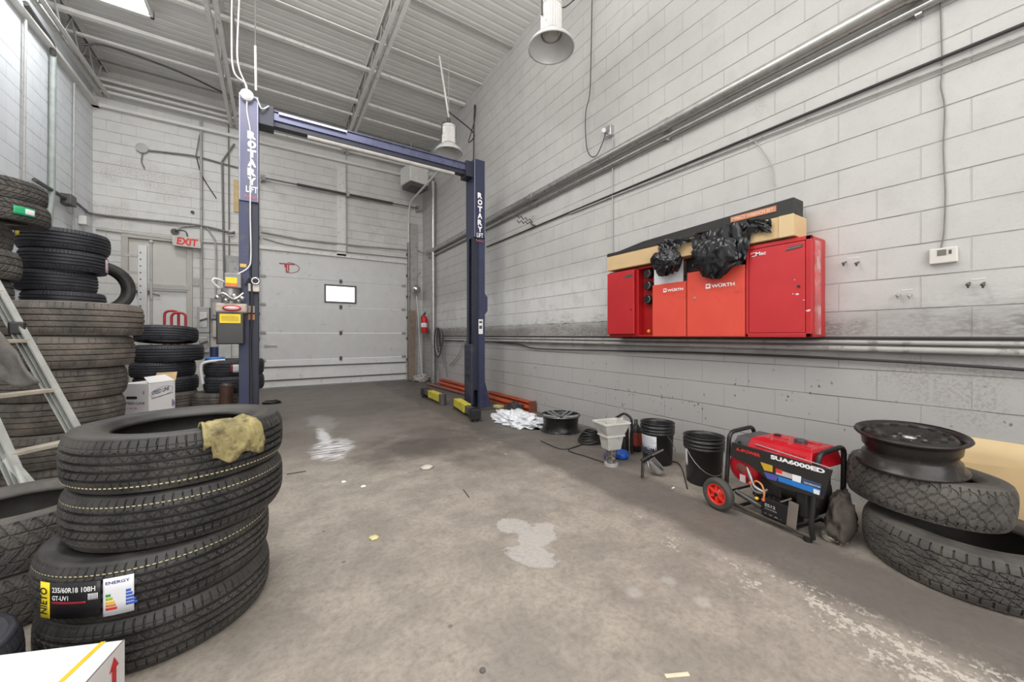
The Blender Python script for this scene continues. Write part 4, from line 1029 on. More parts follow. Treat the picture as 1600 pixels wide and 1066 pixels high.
arm((2.44,5.47,0), (2.28,4.50,0), .11, .12, 'yellow lift arm swung towards the viewer at the right column foot')
arm((2.36,5.86,0), (2.40,6.85,0), .11, .12, 'yellow lift arm pointing away behind the right column foot')
# motor unit on the left column
ux0, ux1, uy = -.515, -.275, 5.0
t = thing('lift_motor_unit', 'hydraulic motor unit with black tank and yellow labels on the left lift column', 'hydraulic unit', (-.40, 5.1, 1.06))
def pz(v, y=5.0): return ony(368, v, y).z
mb = MB(); mb.b2((ux0, uy, pz(538)), (ux1, uy+.26, pz(488))); mb.build('tank', mat('black_tank', srgb(48,47,45), .35, 0, .08), t, .012)
mb = MB(); mb.b2((ux0-.01, uy-.01, pz(489)), (ux1+.03, uy+.27, pz(474))); mb.build('tank_cap', mat('tan_casting', srgb(176,166,154), .5, .1), t, .02)
c = Vector(((ux0+ux1)/2+.015, uy-.012, pz(482))); mb = MB(); mb.lathe([(0,0),(.08,0),(.08,.004),(0,.004)], 28, Matrix.Translation(c) @ Matrix.Rotation(R(90),4,'X') @ Matrix.Diagonal((1.05,.42,1,1))); mb.build('oval_badge', mat('badge_rim', srgb(190,60,70), .4), t)
mb = MB(); mb.lathe([(0,0),(.062,0),(.062,.006),(0,.006)], 28, Matrix.Translation(c) @ Matrix.Rotation(R(90),4,'X') @ Matrix.Diagonal((1.05,.30,1,1))); mb.build('oval_badge_face', mat('badge_face', srgb(226,190,190), .4), t)
mb = MB(); mb.b2((ux0+.03, uy-.003, pz(505)), (ux1-.03, uy, pz(491))); mb.build('warning_label', mat('warning_yellow', srgb(238,208,40), .5), t)
mb = MB(); mb.b2((ux0+.045, uy-.0035, pz(502)), (ux1-.045, uy-.003, pz(494))); mb.build('label_print', mat('warning_ochre', srgb(206,176,40), .5), t)
mb = MB(); mb.cyl((-.40,5.12,pz(474)), (-.40,5.12,pz(450)), .085, seg=24); mb.build('motor_body', mat('motor_silver', srgb(150,148,146), .35, .5), t)
mb = MB()
for k in range(7): mb.ball((-.50+.035*k, 4.99+.02*(k % 2), pz(466)+.03*math.sin(k*2.1)), .026, 10, 8)
mb.tube(spline([(-.52,5.0,pz(468)), (-.45,4.96,pz(460)), (-.36,4.97,pz(468)), (-.28,5.0,pz(458))], 5), .014, 8); mb.build('valve_fittings', STEEL, t)
mb = MB(); mb.b2((-.445, 5.0, pz(450)), (-.30, 5.2, pz(427))); bx = mb.build('control_box', mat('control_grey', srgb(132,130,134), .45, .1), t, .01)
mb = MB(); mb.b2((-.435, 4.994, pz(443)), (-.335, 5.0, pz(434))); mb.build('yellow_label', mat('warning_yellow', srgb(238,208,40), .5), bx)
mb = MB(); mb.b2((-.435, 4.994, pz(448)), (-.335, 5.0, pz(443.3))); mb.build('orange_label', mat('warning_orange', srgb(226,120,50), .5), bx)
mb = MB(); mb.tube(spline([(-.45,5.1,pz(440)), (-.53,5.08,pz(436)), (-.55,5.08,pz(442)), (-.50,5.1,pz(450))], 6), .012, 8); mb.build('cable_loop', WIREW, t)
t = cols['l']
for (u0, v0, u1, v1, m_, nm) in ((375,412,385,418,mat('caution_amber', srgb(204,170,90), .5),'caution_label'), (388,478,398,491,mat('label_tan', srgb(170,160,150), .5),'caution_label'), (388,489,398,500,mat('label_amber', srgb(190,130,80), .5),'caution_label')):
    a = ony(u0, v0, LY0+.014); b = ony(u1, v1, LY0+.014); mb = MB(); mb.b2((a.x, LY0+.009, b.z), (b.x, LY0+.0145, a.z)); mb.build(nm, m_, t)
a = ony(396, 448, LY0-.03); mb = MB(); mb.b2((a.x-.05, LY0-.06, a.z-.06), (a.x+.06, LY0+.03, a.z+.03)); mb.build('latch_housing', mat('latch_cream', srgb(196,190,180), .5), t, .01)
mb = MB(); mb.tube([Vector((a.x+.02+.035*math.cos(k), LY0-.07, a.z+.06+.035*math.sin(k))) for k in np.linspace(0, 2*PI, 17)[:-1]], .010, 8, True); mb.build('latch_ring', STEEL, t)
# white round cover and cables on the left column top
q = ony(386, 149, LY0-.03)
t = thing('junction_cover', 'round white junction cover on top of the left lift column', 'junction box', tuple(q))
mb = MB(); mb.cyl(q+Vector((0,.03,0)), q+Vector((0,-.02,0)), .062, seg=28); mb.cyl(q+Vector((0,-.02,0)), q+Vector((0,-.028,0)), .05, seg=28); mb.build('cover', WIREW, t)
mb = MB(); mb.tube(spline([q+Vector((0,0,-.05)), ony(386,175,LY0-.01), ony(391,205,LY0-.01), ony(392,240,LY0-.01), ony(391,330,LY0-.01), ony(392,400,LY0-.01), ony(388,418,LY0-.01), ony(372,428,LY0-.03), ony(364,430,5.1)], 6), .008, 8); mb.build('cable', WIREW, t)
mb = MB(); mb.tube(spline([q+Vector((.06,0,0)), ony(402,156,LY0-.01), ony(409,170,LY0-.01), ony(420,166,LY0+.02)], 6), .008, 8); mb.build('cable', WIREW, t)
for (u1, v1, u2, v2) in ((371,90,374,0), (365,110,362,60)):
    mb = MB(); mb.tube(spline([q+Vector((0,0,.05)), ony(383,130,LY0), ony(u1,v1,5.3), ony(u2,v2-10,5.5), ony(u2,v2-10,5.5)*1.0+Vector((0,.1,ZC-ony(u2,v2-10,5.5).z))], 6), .009, 8); mb.build('cable', WIREW, t)
wire('roof_hanger_strap', [ony(399,72,5.45), ony(400,142,5.4)], .013, WHITE_P, 'white vertical strap from the roof to the left lift column top', 'strap')
wire('hydraulic_hose', [(-.27,5.15,1.72), (-.22,5.13,1.80), (-.21,5.15,1.5), (-.225,5.17,1.1), (-.22,5.18,.6), (-.225,5.18,.1)], .010, WIREK, 'black hydraulic hose down the left lift column', 'hose', None, 7)

a_ = ony(399,74,5.45); wire('roof_wire', [a_, (a_.x, a_.y, ZC)], .006, WIREG, 'thin wire from the roof to the white strap over the left lift column', 'wire')
# ================================================================ rack at left
t = thing('tyre_rack', 'pale perforated steel rack holding the highest tyres at the left wall', 'rack', (-2.15, 6.4, 0))
PERF = mat('perforated_upright', srgb(198,198,196), .45, .1, .04)
def upright(x, y, top):
    mb = MB(); mb.b2((x-.05, y-.02, 0), (x+.05, y+.02, top)); u_ = mb.build('upright', PERF, t, .004)
    mb = MB(); z = .1
    while z < top-.05: mb.cyl((x-.02, y-.021, z), (x-.02, y-.018, z), .010, seg=8); z += .10
    if mb.v: mb.build('holes', BLACK, u_)
q = ony(223, 384, 7.75)
upright(q.x, 7.75, q.z); upright(-2.62, 7.75, q.z); upright(-1.78, 5.02, RZ); upright(-2.62, 5.02, RZ)
mb = MB(); mb.b2((-2.70, 4.98, RZ-.06), (-1.72, 7.72, RZ)); mb.build('shelf_deck', GALV, t, .004)
for v in (401, 427):
    a = ony(224, v, 7.77); mb = MB(); mb.bar(a, Vector((-2.62, 7.77, a.z)), .03, .035); mb.build('cross_rail', GREY_P, t)
mb = MB(); mb.cyl((q.x+.09, 7.77, 0), (q.x+.09, 7.77, q.z+.06), .018, seg=10); mb.ball((q.x+.09, 7.77, q.z+.07), .03, 12, 8); mb.build('side_post', GREY_P, t)
# hand truck
t = thing('hand_truck', 'red tubular hand truck standing before the exit door', 'hand truck', (-1.3, 7.85, 0))
def loop(u0, u1, vt, y, nm, lean=0):
    a = ony(u0, vt, y); b = ony(u1, vt, y); mb = MB()
    mb.tube(fillet([(a.x, y, .12), (a.x, y, a.z), (b.x, y, b.z), (b.x, y, .12)], .14, 8), .018, 10); mb.build(nm, mat('hand_truck_red', srgb(176,48,52), .45), t)
loop(257, 279, 486, 7.85, 'frame_tube'); loop(268, 290, 489, 7.72, 'frame_tube')
mb = MB(); mb.b2((-1.48, 7.52, 0), (-1.12, 7.85, .012)); mb.build('toe_plate', DGREY, t)
for x in (-1.50, -1.10):
    mb = MB(); mb.cyl((x-.025, 7.9, .12), (x+.025, 7.9, .12), .12, seg=24); mb.build('wheel', BLACK, t)
mb = MB(); mb.cyl((-1.5, 7.9, .12), (-1.1, 7.9, .12), .012, seg=8)
for z in (.5, .9, 1.3): mb.cyl((-1.43, 7.85, z), (-1.19, 7.85, z), .012, seg=8)
mb.build('crossbar', DGREY, t)
# ================================================================ wall cabinets
CX = 3.13
RED = mat('cabinet_red', srgb(188,44,48), .38, .1, .05, 3)
REDD = mat('cabinet_red_inner', srgb(168,24,28), .4, .1, .06)
REDO = mat('cabinet_orange_red', srgb(220,80,64), .45, .05, .04, 3, dirt=srgb(196,60,48), dirt_amt=.3)
REDW = mat('cabinet_red_worn', srgb(196,96,96), .4, .1, .22, 5, dirt=srgb(205,180,178), dirt_amt=.9)
BZ = H-.01
def cy(u, X=CX): return onx(u, 500, X).y
gK = 'red steel cabinets on the right wall'
LFT = (0, -1, 0)                                   # to the right as seen from the bay
# right cabinet
ya, yb, zt = cy(1268), cy(1165), H+.70
t = thing('wall_cabinet', 'largest dark red cabinet with worn side at the right end of the row', 'cabinet', (3.25, (ya+yb)/2, BZ), gK)
mb = MB(); mb.b2((CX+.02, ya, BZ), (XR, yb, zt)); mb.build('body', RED, t, .012)
mb = MB(); mb.b2((CX+.05, ya-.004, BZ+.02), (XR-.10, ya+.001, zt-.03)); mb.build('worn_side', REDW, t)
mb = MB(); mb.b2((CX, ya, BZ), (CX+.022, ya+.035, zt)); mb.b2((CX, yb-.02, BZ), (CX+.022, yb, zt)); mb.b2((CX, ya, zt-.03), (CX+.022, yb, zt)); mb.b2((CX, ya, BZ), (CX+.022, yb, BZ+.03)); mb.build('front_frame', RED, t, .004)
mb = MB(); mb.b2((CX+.002, ya+.038, BZ+.033), (CX+.018, yb-.023, zt-.033)); dr = mb.build('door', mat('door_red', srgb(194,50,54), .38, .1, .04, 3), t, .004)
mb = MB(); mb.cyl((CX+.004, ya+.075, 1.50), (CX-.003, ya+.075, 1.50), .009, seg=14); mb.build('lock', BLACK, dr)
mb = MB(); mb.text('Mac', (CX-.001, yb-.075, zt-.085), LFT, (0,0,1), .028, .07, .001, .02)
mb.tube([Vector((CX+.001, yb-.055+.022*math.cos(a), zt-.072+.014*math.sin(a))) for a in np.linspace(.6, 5.2, 12)], .003, 5); mb.build('lettering', PRINTW, dr)
mb = MB(); mb.prism([(CX-.003, ya+.155, zt-.085), (CX-.003, ya+.055, zt-.075), (CX-.003, ya+.05, zt-.055), (CX-.003, ya+.135, zt-.06)], (.004,0,0)); mb.build('badge', DGREY, dr)
mb = MB(); mb.text('MACSIMIZER', (CX-.0045, ya+.145, zt-.078), (0,-1,.06), (0,0,1), .010, .085, .001); mb.build('badge_lettering', mat('badge_grey', srgb(150,140,140), .4, .3), dr)
mb = MB()
for (dy, z, s) in ((.085,1.445,.012),(.11,1.45,.006),(.045,1.40,.006),(.012,1.33,.010),(.02,1.325,.016),(.10,1.55,.005)): mb.ball((CX+.001, ya+dy, z), (.0015, s, s*.6), 8, 6)
mb.build('paint_chip', mat('chip_white', srgb(225,190,190), .5), dr)
# the two orange-red cabinets
for k, (u0, u1, top, lb, tx0, ts) in enumerate(((1072, 1165, H+.57, 'orange-red wall cabinet with white lettering, between its narrow twin and the largest cabinet', 1102, 1.0), (1018, 1072, H+.50, 'narrow orange-red wall cabinet with white lettering, second from the left of the row', 1036, .85))):
    y0, y1 = cy(u1)+.003, cy(u0)-.003
    t = thing('wall_cabinet', lb, 'cabinet', (3.25, (y0+y1)/2, BZ), gK)
    mb = MB(); mb.b2((CX+.02, y0, BZ), (XR, y1, top)); mb.build('body', REDO, t, .01)
    mb = MB(); mb.b2((CX+.002, y0+.004, BZ+.004), (CX+.02, y1-.004, top-.004)); dr = mb.build('door', REDO, t, .006)
    p = onx(tx0, 449 if k == 0 else 455, CX+.002); mb = MB(); hh = .034*ts; 
    mb.text('WÜRTH', (CX+.001, p.y-.055*ts, p.z-.012), LFT, (0,0,1), hh, .19*ts, .001, .03); mb.build('lettering', PRINTW, dr)
    mb = MB(); mb.prism([(CX+.0015, p.y-.005, p.z-.014), (CX+.0015, p.y-.045*ts, p.z-.014), (CX+.0015, p.y-.045*ts, p.z+.026*ts), (CX+.0015, p.y-.005, p.z+.026*ts)], (-.002,0,0)); mb.build('logo_panel', PRINTW, dr)
    mb = MB(); c_ = Vector((CX-.001, p.y-.025*ts, p.z+.006)); mb.cyl(c_, c_+Vector((-.001,0,0)), .010*ts, seg=16); mb.b2(c_+Vector((-.0015,-.017*ts,-.002)), c_+Vector((0,.017*ts,.002))); mb.build('logo_mark', REDO, dr)
    if k == 0:
        p = onx(1085, 466, CX); mb = MB(); mb.box(p, (.006,.022,.022)); mb.cyl(p, p+Vector((-.008,0,0)), .007, seg=10); mb.build('lock', GALV, dr, .002)
# left cabinet, door ajar, with open bay beside it
y0, y1, zt = cy(1018)+.004, cy(950), H+.70
t = thing('wall_cabinet', 'dark red wall cabinet with black gauges in its open bay, left end of the row', 'cabinet', (3.25, (y0+y1)/2, BZ), gK)
ym = cy(993)
mb = MB(); mb.b2((CX+.02, ym-.02, BZ), (XR, y1, zt)); mb.b2((XR-.05, y0, BZ), (XR, ym, zt)); mb.b2((CX+.02, y0, BZ), (XR, ym, BZ+.02)); mb.b2((CX+.02, y0, zt-.02), (XR, ym, zt)); mb.b2((CX+.10, y0, BZ), (CX+.11, ym, zt)); mb.build('body', REDD, t, .006)
mb = MB(); mb.b2((CX-.012, ym+.012, BZ+.03), (CX+.010, y1, zt-.015)); dr = mb.build('door', RED, t, .006)
mb = MB(); mb.prism([(CX-.014, ym+.14, zt-.095), (CX-.014, ym+.035, zt-.09), (CX-.014, ym+.03, zt-.06), (CX-.014, ym+.12, zt-.065)], (.003,0,0)); mb.build('badge', DGREY, dr)
mb = MB(); mb.cyl((CX-.014, ym+.05, 1.42), (CX-.01, ym+.05, 1.42), .009, seg=12); mb.build('lock', BLACK, dr)
for z in (1.78, 1.66, 1.52):
    mb = MB(); mb.cyl((CX+.10, y0+.085, z), (CX+.055, y0+.085, z), .048, seg=24); mb.cyl((CX+.055, y0+.085, z), (CX+.048, y0+.085, z), .040, seg=24); g_ = mb.build('gauge', BLACK, t)
    mb = MB(); mb.tube([Vector((CX+.047, y0+.085+.034*math.cos(a), z+.034*math.sin(a))) for a in np.linspace(2.0, 4.6, 9)], .003, 5); mb.build('dial_mark', GALV, g_)
mb = MB(); mb.ball((CX+.05, y0+.065, BZ+.055), .020, 14, 10); mb.build('knob', mat('amber_knob', srgb(226,150,30), .3), t)
# white panel board standing on the narrow cabinet
ya_, yb_ = cy(1064), cy(1019)
mb = MB(); mb.b2((CX+.03, ya_, H+.50), (CX+.04, yb_, H+.705)); tag(mb.build('white_panel', mat('panel_white', srgb(214,216,220), .5)), 'white panel standing on the narrow orange-red cabinet', 'panel')
mb = MB(); mb.b2((CX+.06, cy(1163), H+.575), (XR-.02, cy(1066), H+.70)); tag(mb.build('black_case', BLACK, None, .01), 'black flat case on the wider orange-red cabinet under the rubbish bag', 'case')
# long cartons on top
kz0, kz1 = H+.715, H+.87
ky0, ky1 = cy(1240, CX-.02), cy(949, CX-.02)
t = thing('long_carton', 'long kraft cardboard carton lying along the tops of the red cabinets', 'carton', (3.2, 2.0, kz0))
mb = MB(); mb.b2((CX-.02, ky0, kz0), (CX+.20, ky1, kz1)); mb.build('carton_body', KRAFT, t, .004)
mb = MB(); mb.b2((CX-.026, ky0-.003, kz0-.001), (CX-.019, ky0+.09, kz1)); mb.build('end_flap', KRAFT2, t)
mb = MB(); mb.b2((CX-.024, 1.9, kz1-.002), (CX+.20, ky1+.003, kz1+.035)); mb.build('black_lid', mat('black_carton_print', srgb(44,42,40), .55), t, .006)
t = thing('black_carton', 'long black carton with orange lettering, higher at its near end', 'carton', (3.2, 1.9, kz1))
mb = MB(); mb.prism([(CX+.01, ky0+.01, kz1+.004), (CX+.01, 2.05, kz1+.038), (CX+.01, ky1-.10, kz1+.040), (CX+.01, ky1-.45, kz1+.085), (CX+.01, ky0+.01, kz1+.125)], (.16, 0, 0)); mb.build('carton_body', mat('black_carton_print', srgb(44,42,40), .55), t, .004)
mb = MB(); y_a, y_b = cy(1142, CX+.01), cy(1213, CX+.01)
mb.b2((CX+.004, y_b, kz1+.052), (CX+.010, y_a, kz1+.095)); st = mb.build('orange_strip', mat('orange_print', srgb(196,130,96), .5), t)
mb = MB(); mb.text('IMPACT WRENCH SET', (CX+.0045, y_a-.01, kz1+.062), LFT, (0,0,1), .024, (y_a-y_b)*.92, .001, .01); mb.build('lettering', mat('cream_print', srgb(226,196,176), .5), st)
# rubbish bags
BAG = mat('black_film', srgb(26,26,29), .2, 0, .2, 10, bump=.25, bscale=14)
def lump(c, r, amp=.25, sc=3.0, seed=0, nu=40, nv=26, ridg=True, fl0=None):
    off = Vector((seed*7.3, seed*3.1, seed))
    mb = MB()
    def f(d):
        q = d*sc+off
        n = noise.noise(q)*.7 + (1-2*abs(noise.noise(q*1.3)))*.45 + (1-2*abs(noise.noise(q*2.7)))*.16
        return 1+amp*n
    mb.ball(c, r, nu, nv, f)
    if fl0 is not None:
        for v in mb.v:
            if v.z < fl0: v.z = fl0
    return mb
def bag(u0, u1, v0, v1, lb, seed, x0=CX-.10, drape=None):
    a = onx((u0+u1)/2, (v0+v1)/2, x0+.04); y_ = (onx(u0,v0,x0).y-onx(u1,v0,x0).y)/2; z_ = (onx((u0+u1)/2,v0,x0).z-onx((u0+u1)/2,v1,x0).z)/2
    mb = MB(); off = Vector((seed, seed*2.3, 0))
    def f(d):
        ph = math.atan2(d.x, d.y)
        pl = 1-abs(math.sin(ph*3.5+noise.noise(d*1.6+off)*4+d.z*2.0))
        n = noise.noise(d*1.7+off)
        cr = 1-abs(noise.noise(d*3.4+off))*2
        return (1+.22*n+.16*pl*(1-d.z*.3)+.10*cr)*(1-.38*max(0, d.z)**1.5)*(1+.12*max(0, -d.z))
    mb.ball(a, (.07, y_*.92, z_*.95), 96, 64, f)
    if drape:
        P = [onx(u, v, x) for (u, v, x) in drape[0]]; Q = [onx(u, v, x) for (u, v, x) in drape[1]]
        P = spline(P, 20); Q = spline(Q, 20)
        def fn(i, j):
            k = min(len(P)-1, int(round(i*(len(P)-1)))); p = P[k].lerp(Q[k], j)
            n = noise.noise(Vector((i*7+seed, j*2.5, 0)))*.03+(.5-abs(noise.noise(Vector((i*14+j*3, j*5+seed, 3)))))*.03
            n += .010*math.sin(i*46+j*7+3*noise.noise(Vector((i*5, j*3, seed))))*(1-.4*j)
            return p+Vector((-abs(n)-.005, n*.3, n*.6))
        mb.sheet(fn, len(P)-1, 20)
    o = mb.build('rubbish_bag', BAG, smooth_all=True); return tag(o, lb, 'bag', 'black bags over the cartons')
bag(1021, 1061, 383, 424, 'small crumpled black bag hanging over the kraft carton', 3, drape=(((1030,384,CX-.05),(1045,376,CX-.04),(1075,374,CX-.035),(1090,374,CX-.04)), ((1030,400,CX-.08),(1050,398,CX-.06),(1075,380,CX-.04),(1090,380,CX-.04))))
bag(1083, 1150, 362, 426, 'large crumpled black bag sagging onto the wider orange-red cabinet', 11, drape=(((1085,374,CX-.04),(1110,362,CX-.035),(1145,352,CX-.03),(1175,347,CX-.03),(1208,345,CX-.03)), ((1088,420,CX-.05),(1120,424,CX-.04),(1160,412,CX-.035),(1178,368,CX-.03),(1206,366,CX-.035))))

# ================================================================ things along the right wall
# cardboard sheets
mb = MB()
def fn(i, j):
    y = .66-1.5*i; z = .01+.56*j; return Vector((XR-.045+.03*j+.004*math.sin(i*9), y, z))
mb.sheet(fn, 20, 6); o = tag(mb.build('cardboard_sheet', KRAFT2), 'large kraft cardboard sheet leaning on the wall behind the right tyres', 'cardboard')
s_ = o.modifiers.new('s', 'SOLIDIFY'); s_.thickness = .006
mb = MB(); mb.prism([(XR-.075, .40, .01), (XR-.058, .55, .42), (XR-.056, -.8, .53), (XR-.075, -.8, .01)], (.006,0,0)); tag(mb.build('cardboard_sheet', KRAFT), 'second kraft cardboard sheet in front of the first, at the right edge', 'cardboard')
# steel wheel
wc = Vector((2.765, .53, .482))
STW = mat('black_wheel_steel', srgb(52,48,46), .3, .5, .12, 10, dirt=srgb(92,80,72), dirt_amt=.3)
t = thing('steel_wheel', 'black steel wheel lying on the smaller all-terrain tyre', 'wheel', (0,0,0))
mb = MB()
mb.lathe([(.185,.0),(.20,.0),(.206,.006),(.203,.014),(.186,.022),(.182,.05),(.170,.06),(.168,.085),(.180,.10),(.184,.135),(.188,.150),(.207,.160),(.213,.168),(.208,.176),(.196,.172),(.180,.160),(.176,.135),(.17,.10),(.16,.085),(.162,.06),(.174,.05),(.178,.02),(.185,.0)], 64); mb_local(mb, 'rim_barrel', STW, t)
mb = MB(); mb.lathe([(.176,.150),(.165,.166),(.145,.172),(.115,.165),(.092,.150),(.07,.142),(.05,.150),(.034,.152),(.030,.12),(0,.12)], 64); mb.lathe([(.176,.14),(.145,.162),(.115,.155),(.09,.14),(.03,.11),(0,.11)], 64); dc = mb_local(mb, 'wheel_disc', STW, t)
mb = MB()
for k in range(12):
    a = 2*PI*k/12; c_ = Vector((.140*math.cos(a), .140*math.sin(a), .1735)); M = Matrix.Translation(c_) @ Matrix.Rotation(a, 4, 'Z')
    mb = MB(); mb.lathe([(0,.0012),(.0125,.0012),(.0135,-.004)], 16, M @ Matrix.Diagonal((.85,1.5,1,1)))
    mb_local(mb, 'vent_hole', mat('hole_black', srgb(12,12,12), .8), dc)
mb = MB()
for k in range(5):
    a = 2*PI*k/5; mb.cyl((.056*math.cos(a), .056*math.sin(a), .143), (.056*math.cos(a), .056*math.sin(a), .150), .009, seg=10)
mb.lathe([(0,.140),(.026,.140),(.028,.153),(.024,.153)], 24); mb_local(mb, 'hub', GALV, dc)
mb = MB(); mb.lathe([(.200,.1765),(.213,.172),(.214,.164)], 16, None, -.5, .55); mb_local(mb, 'weathered_rim_edge', mat('corroded_edge', srgb(176,172,164), .5, .3, .3, 40), t)
t.matrix_world = Matrix.Translation(wc) @ Matrix.Rotation(R(1.2), 4, 'X') @ Matrix.Rotation(R(-5.5), 4, 'Y') @ Matrix.Rotation(R(-25), 4, 'Z'); ORG[t.name] = wc

# generator
GO = Vector((2.56, 1.35, 0)); yw = R(8.0); GD = Vector((-math.sin(yw), -math.cos(yw), 0)); GN = Vector((math.cos(yw), -math.sin(yw), 0))
def G(l, d, z): return GO+GD*l+GN*d+Vector((0,0,z))
def gp(u, v, d=0.0):
    a, b = ray(u); o_ = Vector((0,0,H)); dv = Vector((a, b, V0-v)); p0 = GO+GN*d
    k = (p0-o_).dot(GN)/dv.dot(GN); return o_+dv*k
t = thing('generator', 'red and black portable generator on a wheeled tube frame', 'generator', tuple(G(.25,.15,0)))
FRB = mat('frame_black', srgb(44,43,43), .35, .3, .08)
TKR = mat('tank_red', srgb(190,22,36), .25, .1, .05)
GL, GW = .50, .32
for l, ln in ((.0, .0), (GL, .02)):
    mb = MB(); mb.tube(fillet([G(l,.02,.03), G(l-.0,.0,.10), G(l+ln,.035,.50), G(l+ln,GW-.03,.515), G(l,GW,.10), G(l,GW-.02,.03)], .055, 6), .0135, 12); mb.build('frame_hoop', FRB, t)
for d in (.02, GW-.02):
    mb = MB(); mb.tube([G(0,d,.035), G(GL,d,.035)], .0125, 10); mb.build('base_tube', mat('base_tube_dusty', srgb(92,84,76), .5, .3), t)
mb = MB()
for l in (.08, .40):
    mb = MB(); mb.tube([G(l,.02,.04), G(l,GW-.02,.04)], .011, 8); mb.build('base_crossbar', FRB, t)
mb = MB(); mb.cyl(G(GL-.03,.03,0), G(GL-.03,.03,.03), .022, seg=12); mb.cyl(G(GL-.03,GW-.03,0), G(GL-.03,GW-.03,.03), .022, seg=12); mb.build('rubber_foot', BLACK, t)
# front panel
PD = .0
poly = [(1143,691),(1300,735),(1286,781),(1212,760),(1172,727),(1140,712)]
mb = MB(); mb.prism([gp(u, v, PD) for (u, v) in poly], GN*.012); mb.build('front_panel', mat('panel_black', srgb(40,38,38), .35), t, .002)
def gtext(name, s, u0, v0, u1, v1, h, m, bold=.02, off=.002, par=t):
    a = gp(u0, v0, PD-off); b = gp(u1, v1, PD-off); r_ = (b-a); mb = MB(); mb.text(s, a, r_, Vector((0,0,1)), h, r_.length, 0, bold); return mb.build(name, m, par)
gtext('maker_lettering', 'A-iPOWER', 1150, 704, 1188, 715, .021, mat('print_red', srgb(220,50,44), .4), .03)
gtext('model_lettering', 'SUA6000ED', 1204, 717, 1289, 741, .026, PRINTW, .05)
def gpoly(name, P, m, off, par=t):
    mb = MB(); mb.prism([gp(u, v, PD-off) for (u, v) in P], GN*.0008); return mb.build(name, m, par)
gpoly('white_line', [(1180,693),(1298,731),(1298,732.5),(1180,694.5)], mat('line_grey', srgb(170,168,170), .4), .0015)
gpoly('yellow_label', [(1188,722),(1207,728),(1207,738),(1194,735)], mat('label_gold', srgb(214,170,50), .4), .002)
gpoly('violet_label', [(1193,737),(1216,744),(1213,752),(1199,748)], mat('label_violet', srgb(86,90,170), .4), .002)
gpoly('info_label', [(1212,733),(1240,742),(1238,749),(1212,741)], mat('label_grey', srgb(190,180,180), .4), .002)
gpoly('info_red', [(1212,732),(1222,735),(1222,741),(1212,738)], mat('print_red', srgb(220,50,44), .4), .003)
gpoly('blue_strip', [(1216,744),(1282,765),(1281,774),(1216,752)], mat('label_blue', srgb(40,120,200), .35), .0022)
gpoly('white_square', [(1238,741),(1252,745),(1251,755),(1238,751)], PRINTW, .003)
gpoly('dark_blue_label', [(1253,747),(1284,757),(1283,764),(1253,756)], mat('label_navy', srgb(60,76,110), .4), .0025)
gpoly('white_end_label', [(1271,764),(1281,767),(1280,774),(1271,771)], PRINTW, .003)
gtext('small_lettering', 'GENERATOR', 1256, 755, 1282, 763, .008, PRINTW, .01, .0035)
# top control box and tank
mb = MB(); mb.prism([G(.03,.02,.415), G(.03,.30,.415), G(.045,.28,.495), G(.045,.05,.488)], GD*.095); mb.build('control_housing', mat('control_grey_plastic', srgb(74,72,74), .4), t, .006)
mb = MB(); mb.b2((0,0,0),(0,0,0)); mb = MB(); a = G(.08,.025,.455); mb.cyl(a, a-GN*.012, .008, seg=10); mb.build('switch', BLACK, t)
def rect(l0, l1, d0, d1, z): return [G(l0,d0,z), G(l1,d0,z), G(l1,d1,z), G(l0,d1,z)]
mb = MB(); lv = [(.125,.50,.005,.325,.40),(.12,.505,.0,.33,.408),(.125,.50,.005,.325,.416),(.13,.495,.012,.32,.43),(.14,.485,.04,.30,.492),(.155,.47,.065,.285,.506)]
vs = []; 
for (a_,b_,c_,d_,z_) in lv: vs += rect(a_,b_,c_,d_,z_)
fs = [(3,2,1,0)]
for i in range(len(lv)-1):
    for k in range(4): fs.append((i*4+k, i*4+(k+1)%4, i*4+4+(k+1)%4, i*4+4+k))
n_ = (len(lv)-1)*4; fs.append((n_,n_+1,n_+2,n_+3)); mb.add(vs, fs); tk = mb.build('fuel_tank', TKR, t, .008, 3)
mb = MB()
for (l0, l1, d, z) in ((.17,.23,.09,.507),(.25,.33,.09,.507),(.35,.45,.10,.507),(.20,.29,.17,.507),(.33,.44,.22,.507)): mb.bar(G(l0,d,z), G(l1,d,z), .02, .008)
for (l0, l1) in ((.18,.30),(.33,.46)): mb.bar(G(l0,.028,.462), G(l1,.028,.462), .012, .018)
mb.build('pressed_rib', TKR, tk, .004)
c_ = G(.36,.17,.506); mb = MB(); mb.cyl(c_, c_+Vector((0,0,.018)), .034, seg=24); mb.ball(c_+Vector((0,0,.018)), (.030,.030,.008), 16, 8); mb.build('fuel_cap', mat('cap_grey', srgb(84,84,86), .3, .3), tk)
c_ = G(.21,.20,.506); mb = MB(); mb.cyl(c_, c_+Vector((0,0,.012)), .020, seg=20); mb.build('fuel_gauge', BLACK, tk)
mb = MB(); mb.bar(G(.24,.012,.440), G(.32,.012,.440), .004, .014); mb.build('tank_decal', mat('decal_grey', srgb(150,130,134), .4), tk)
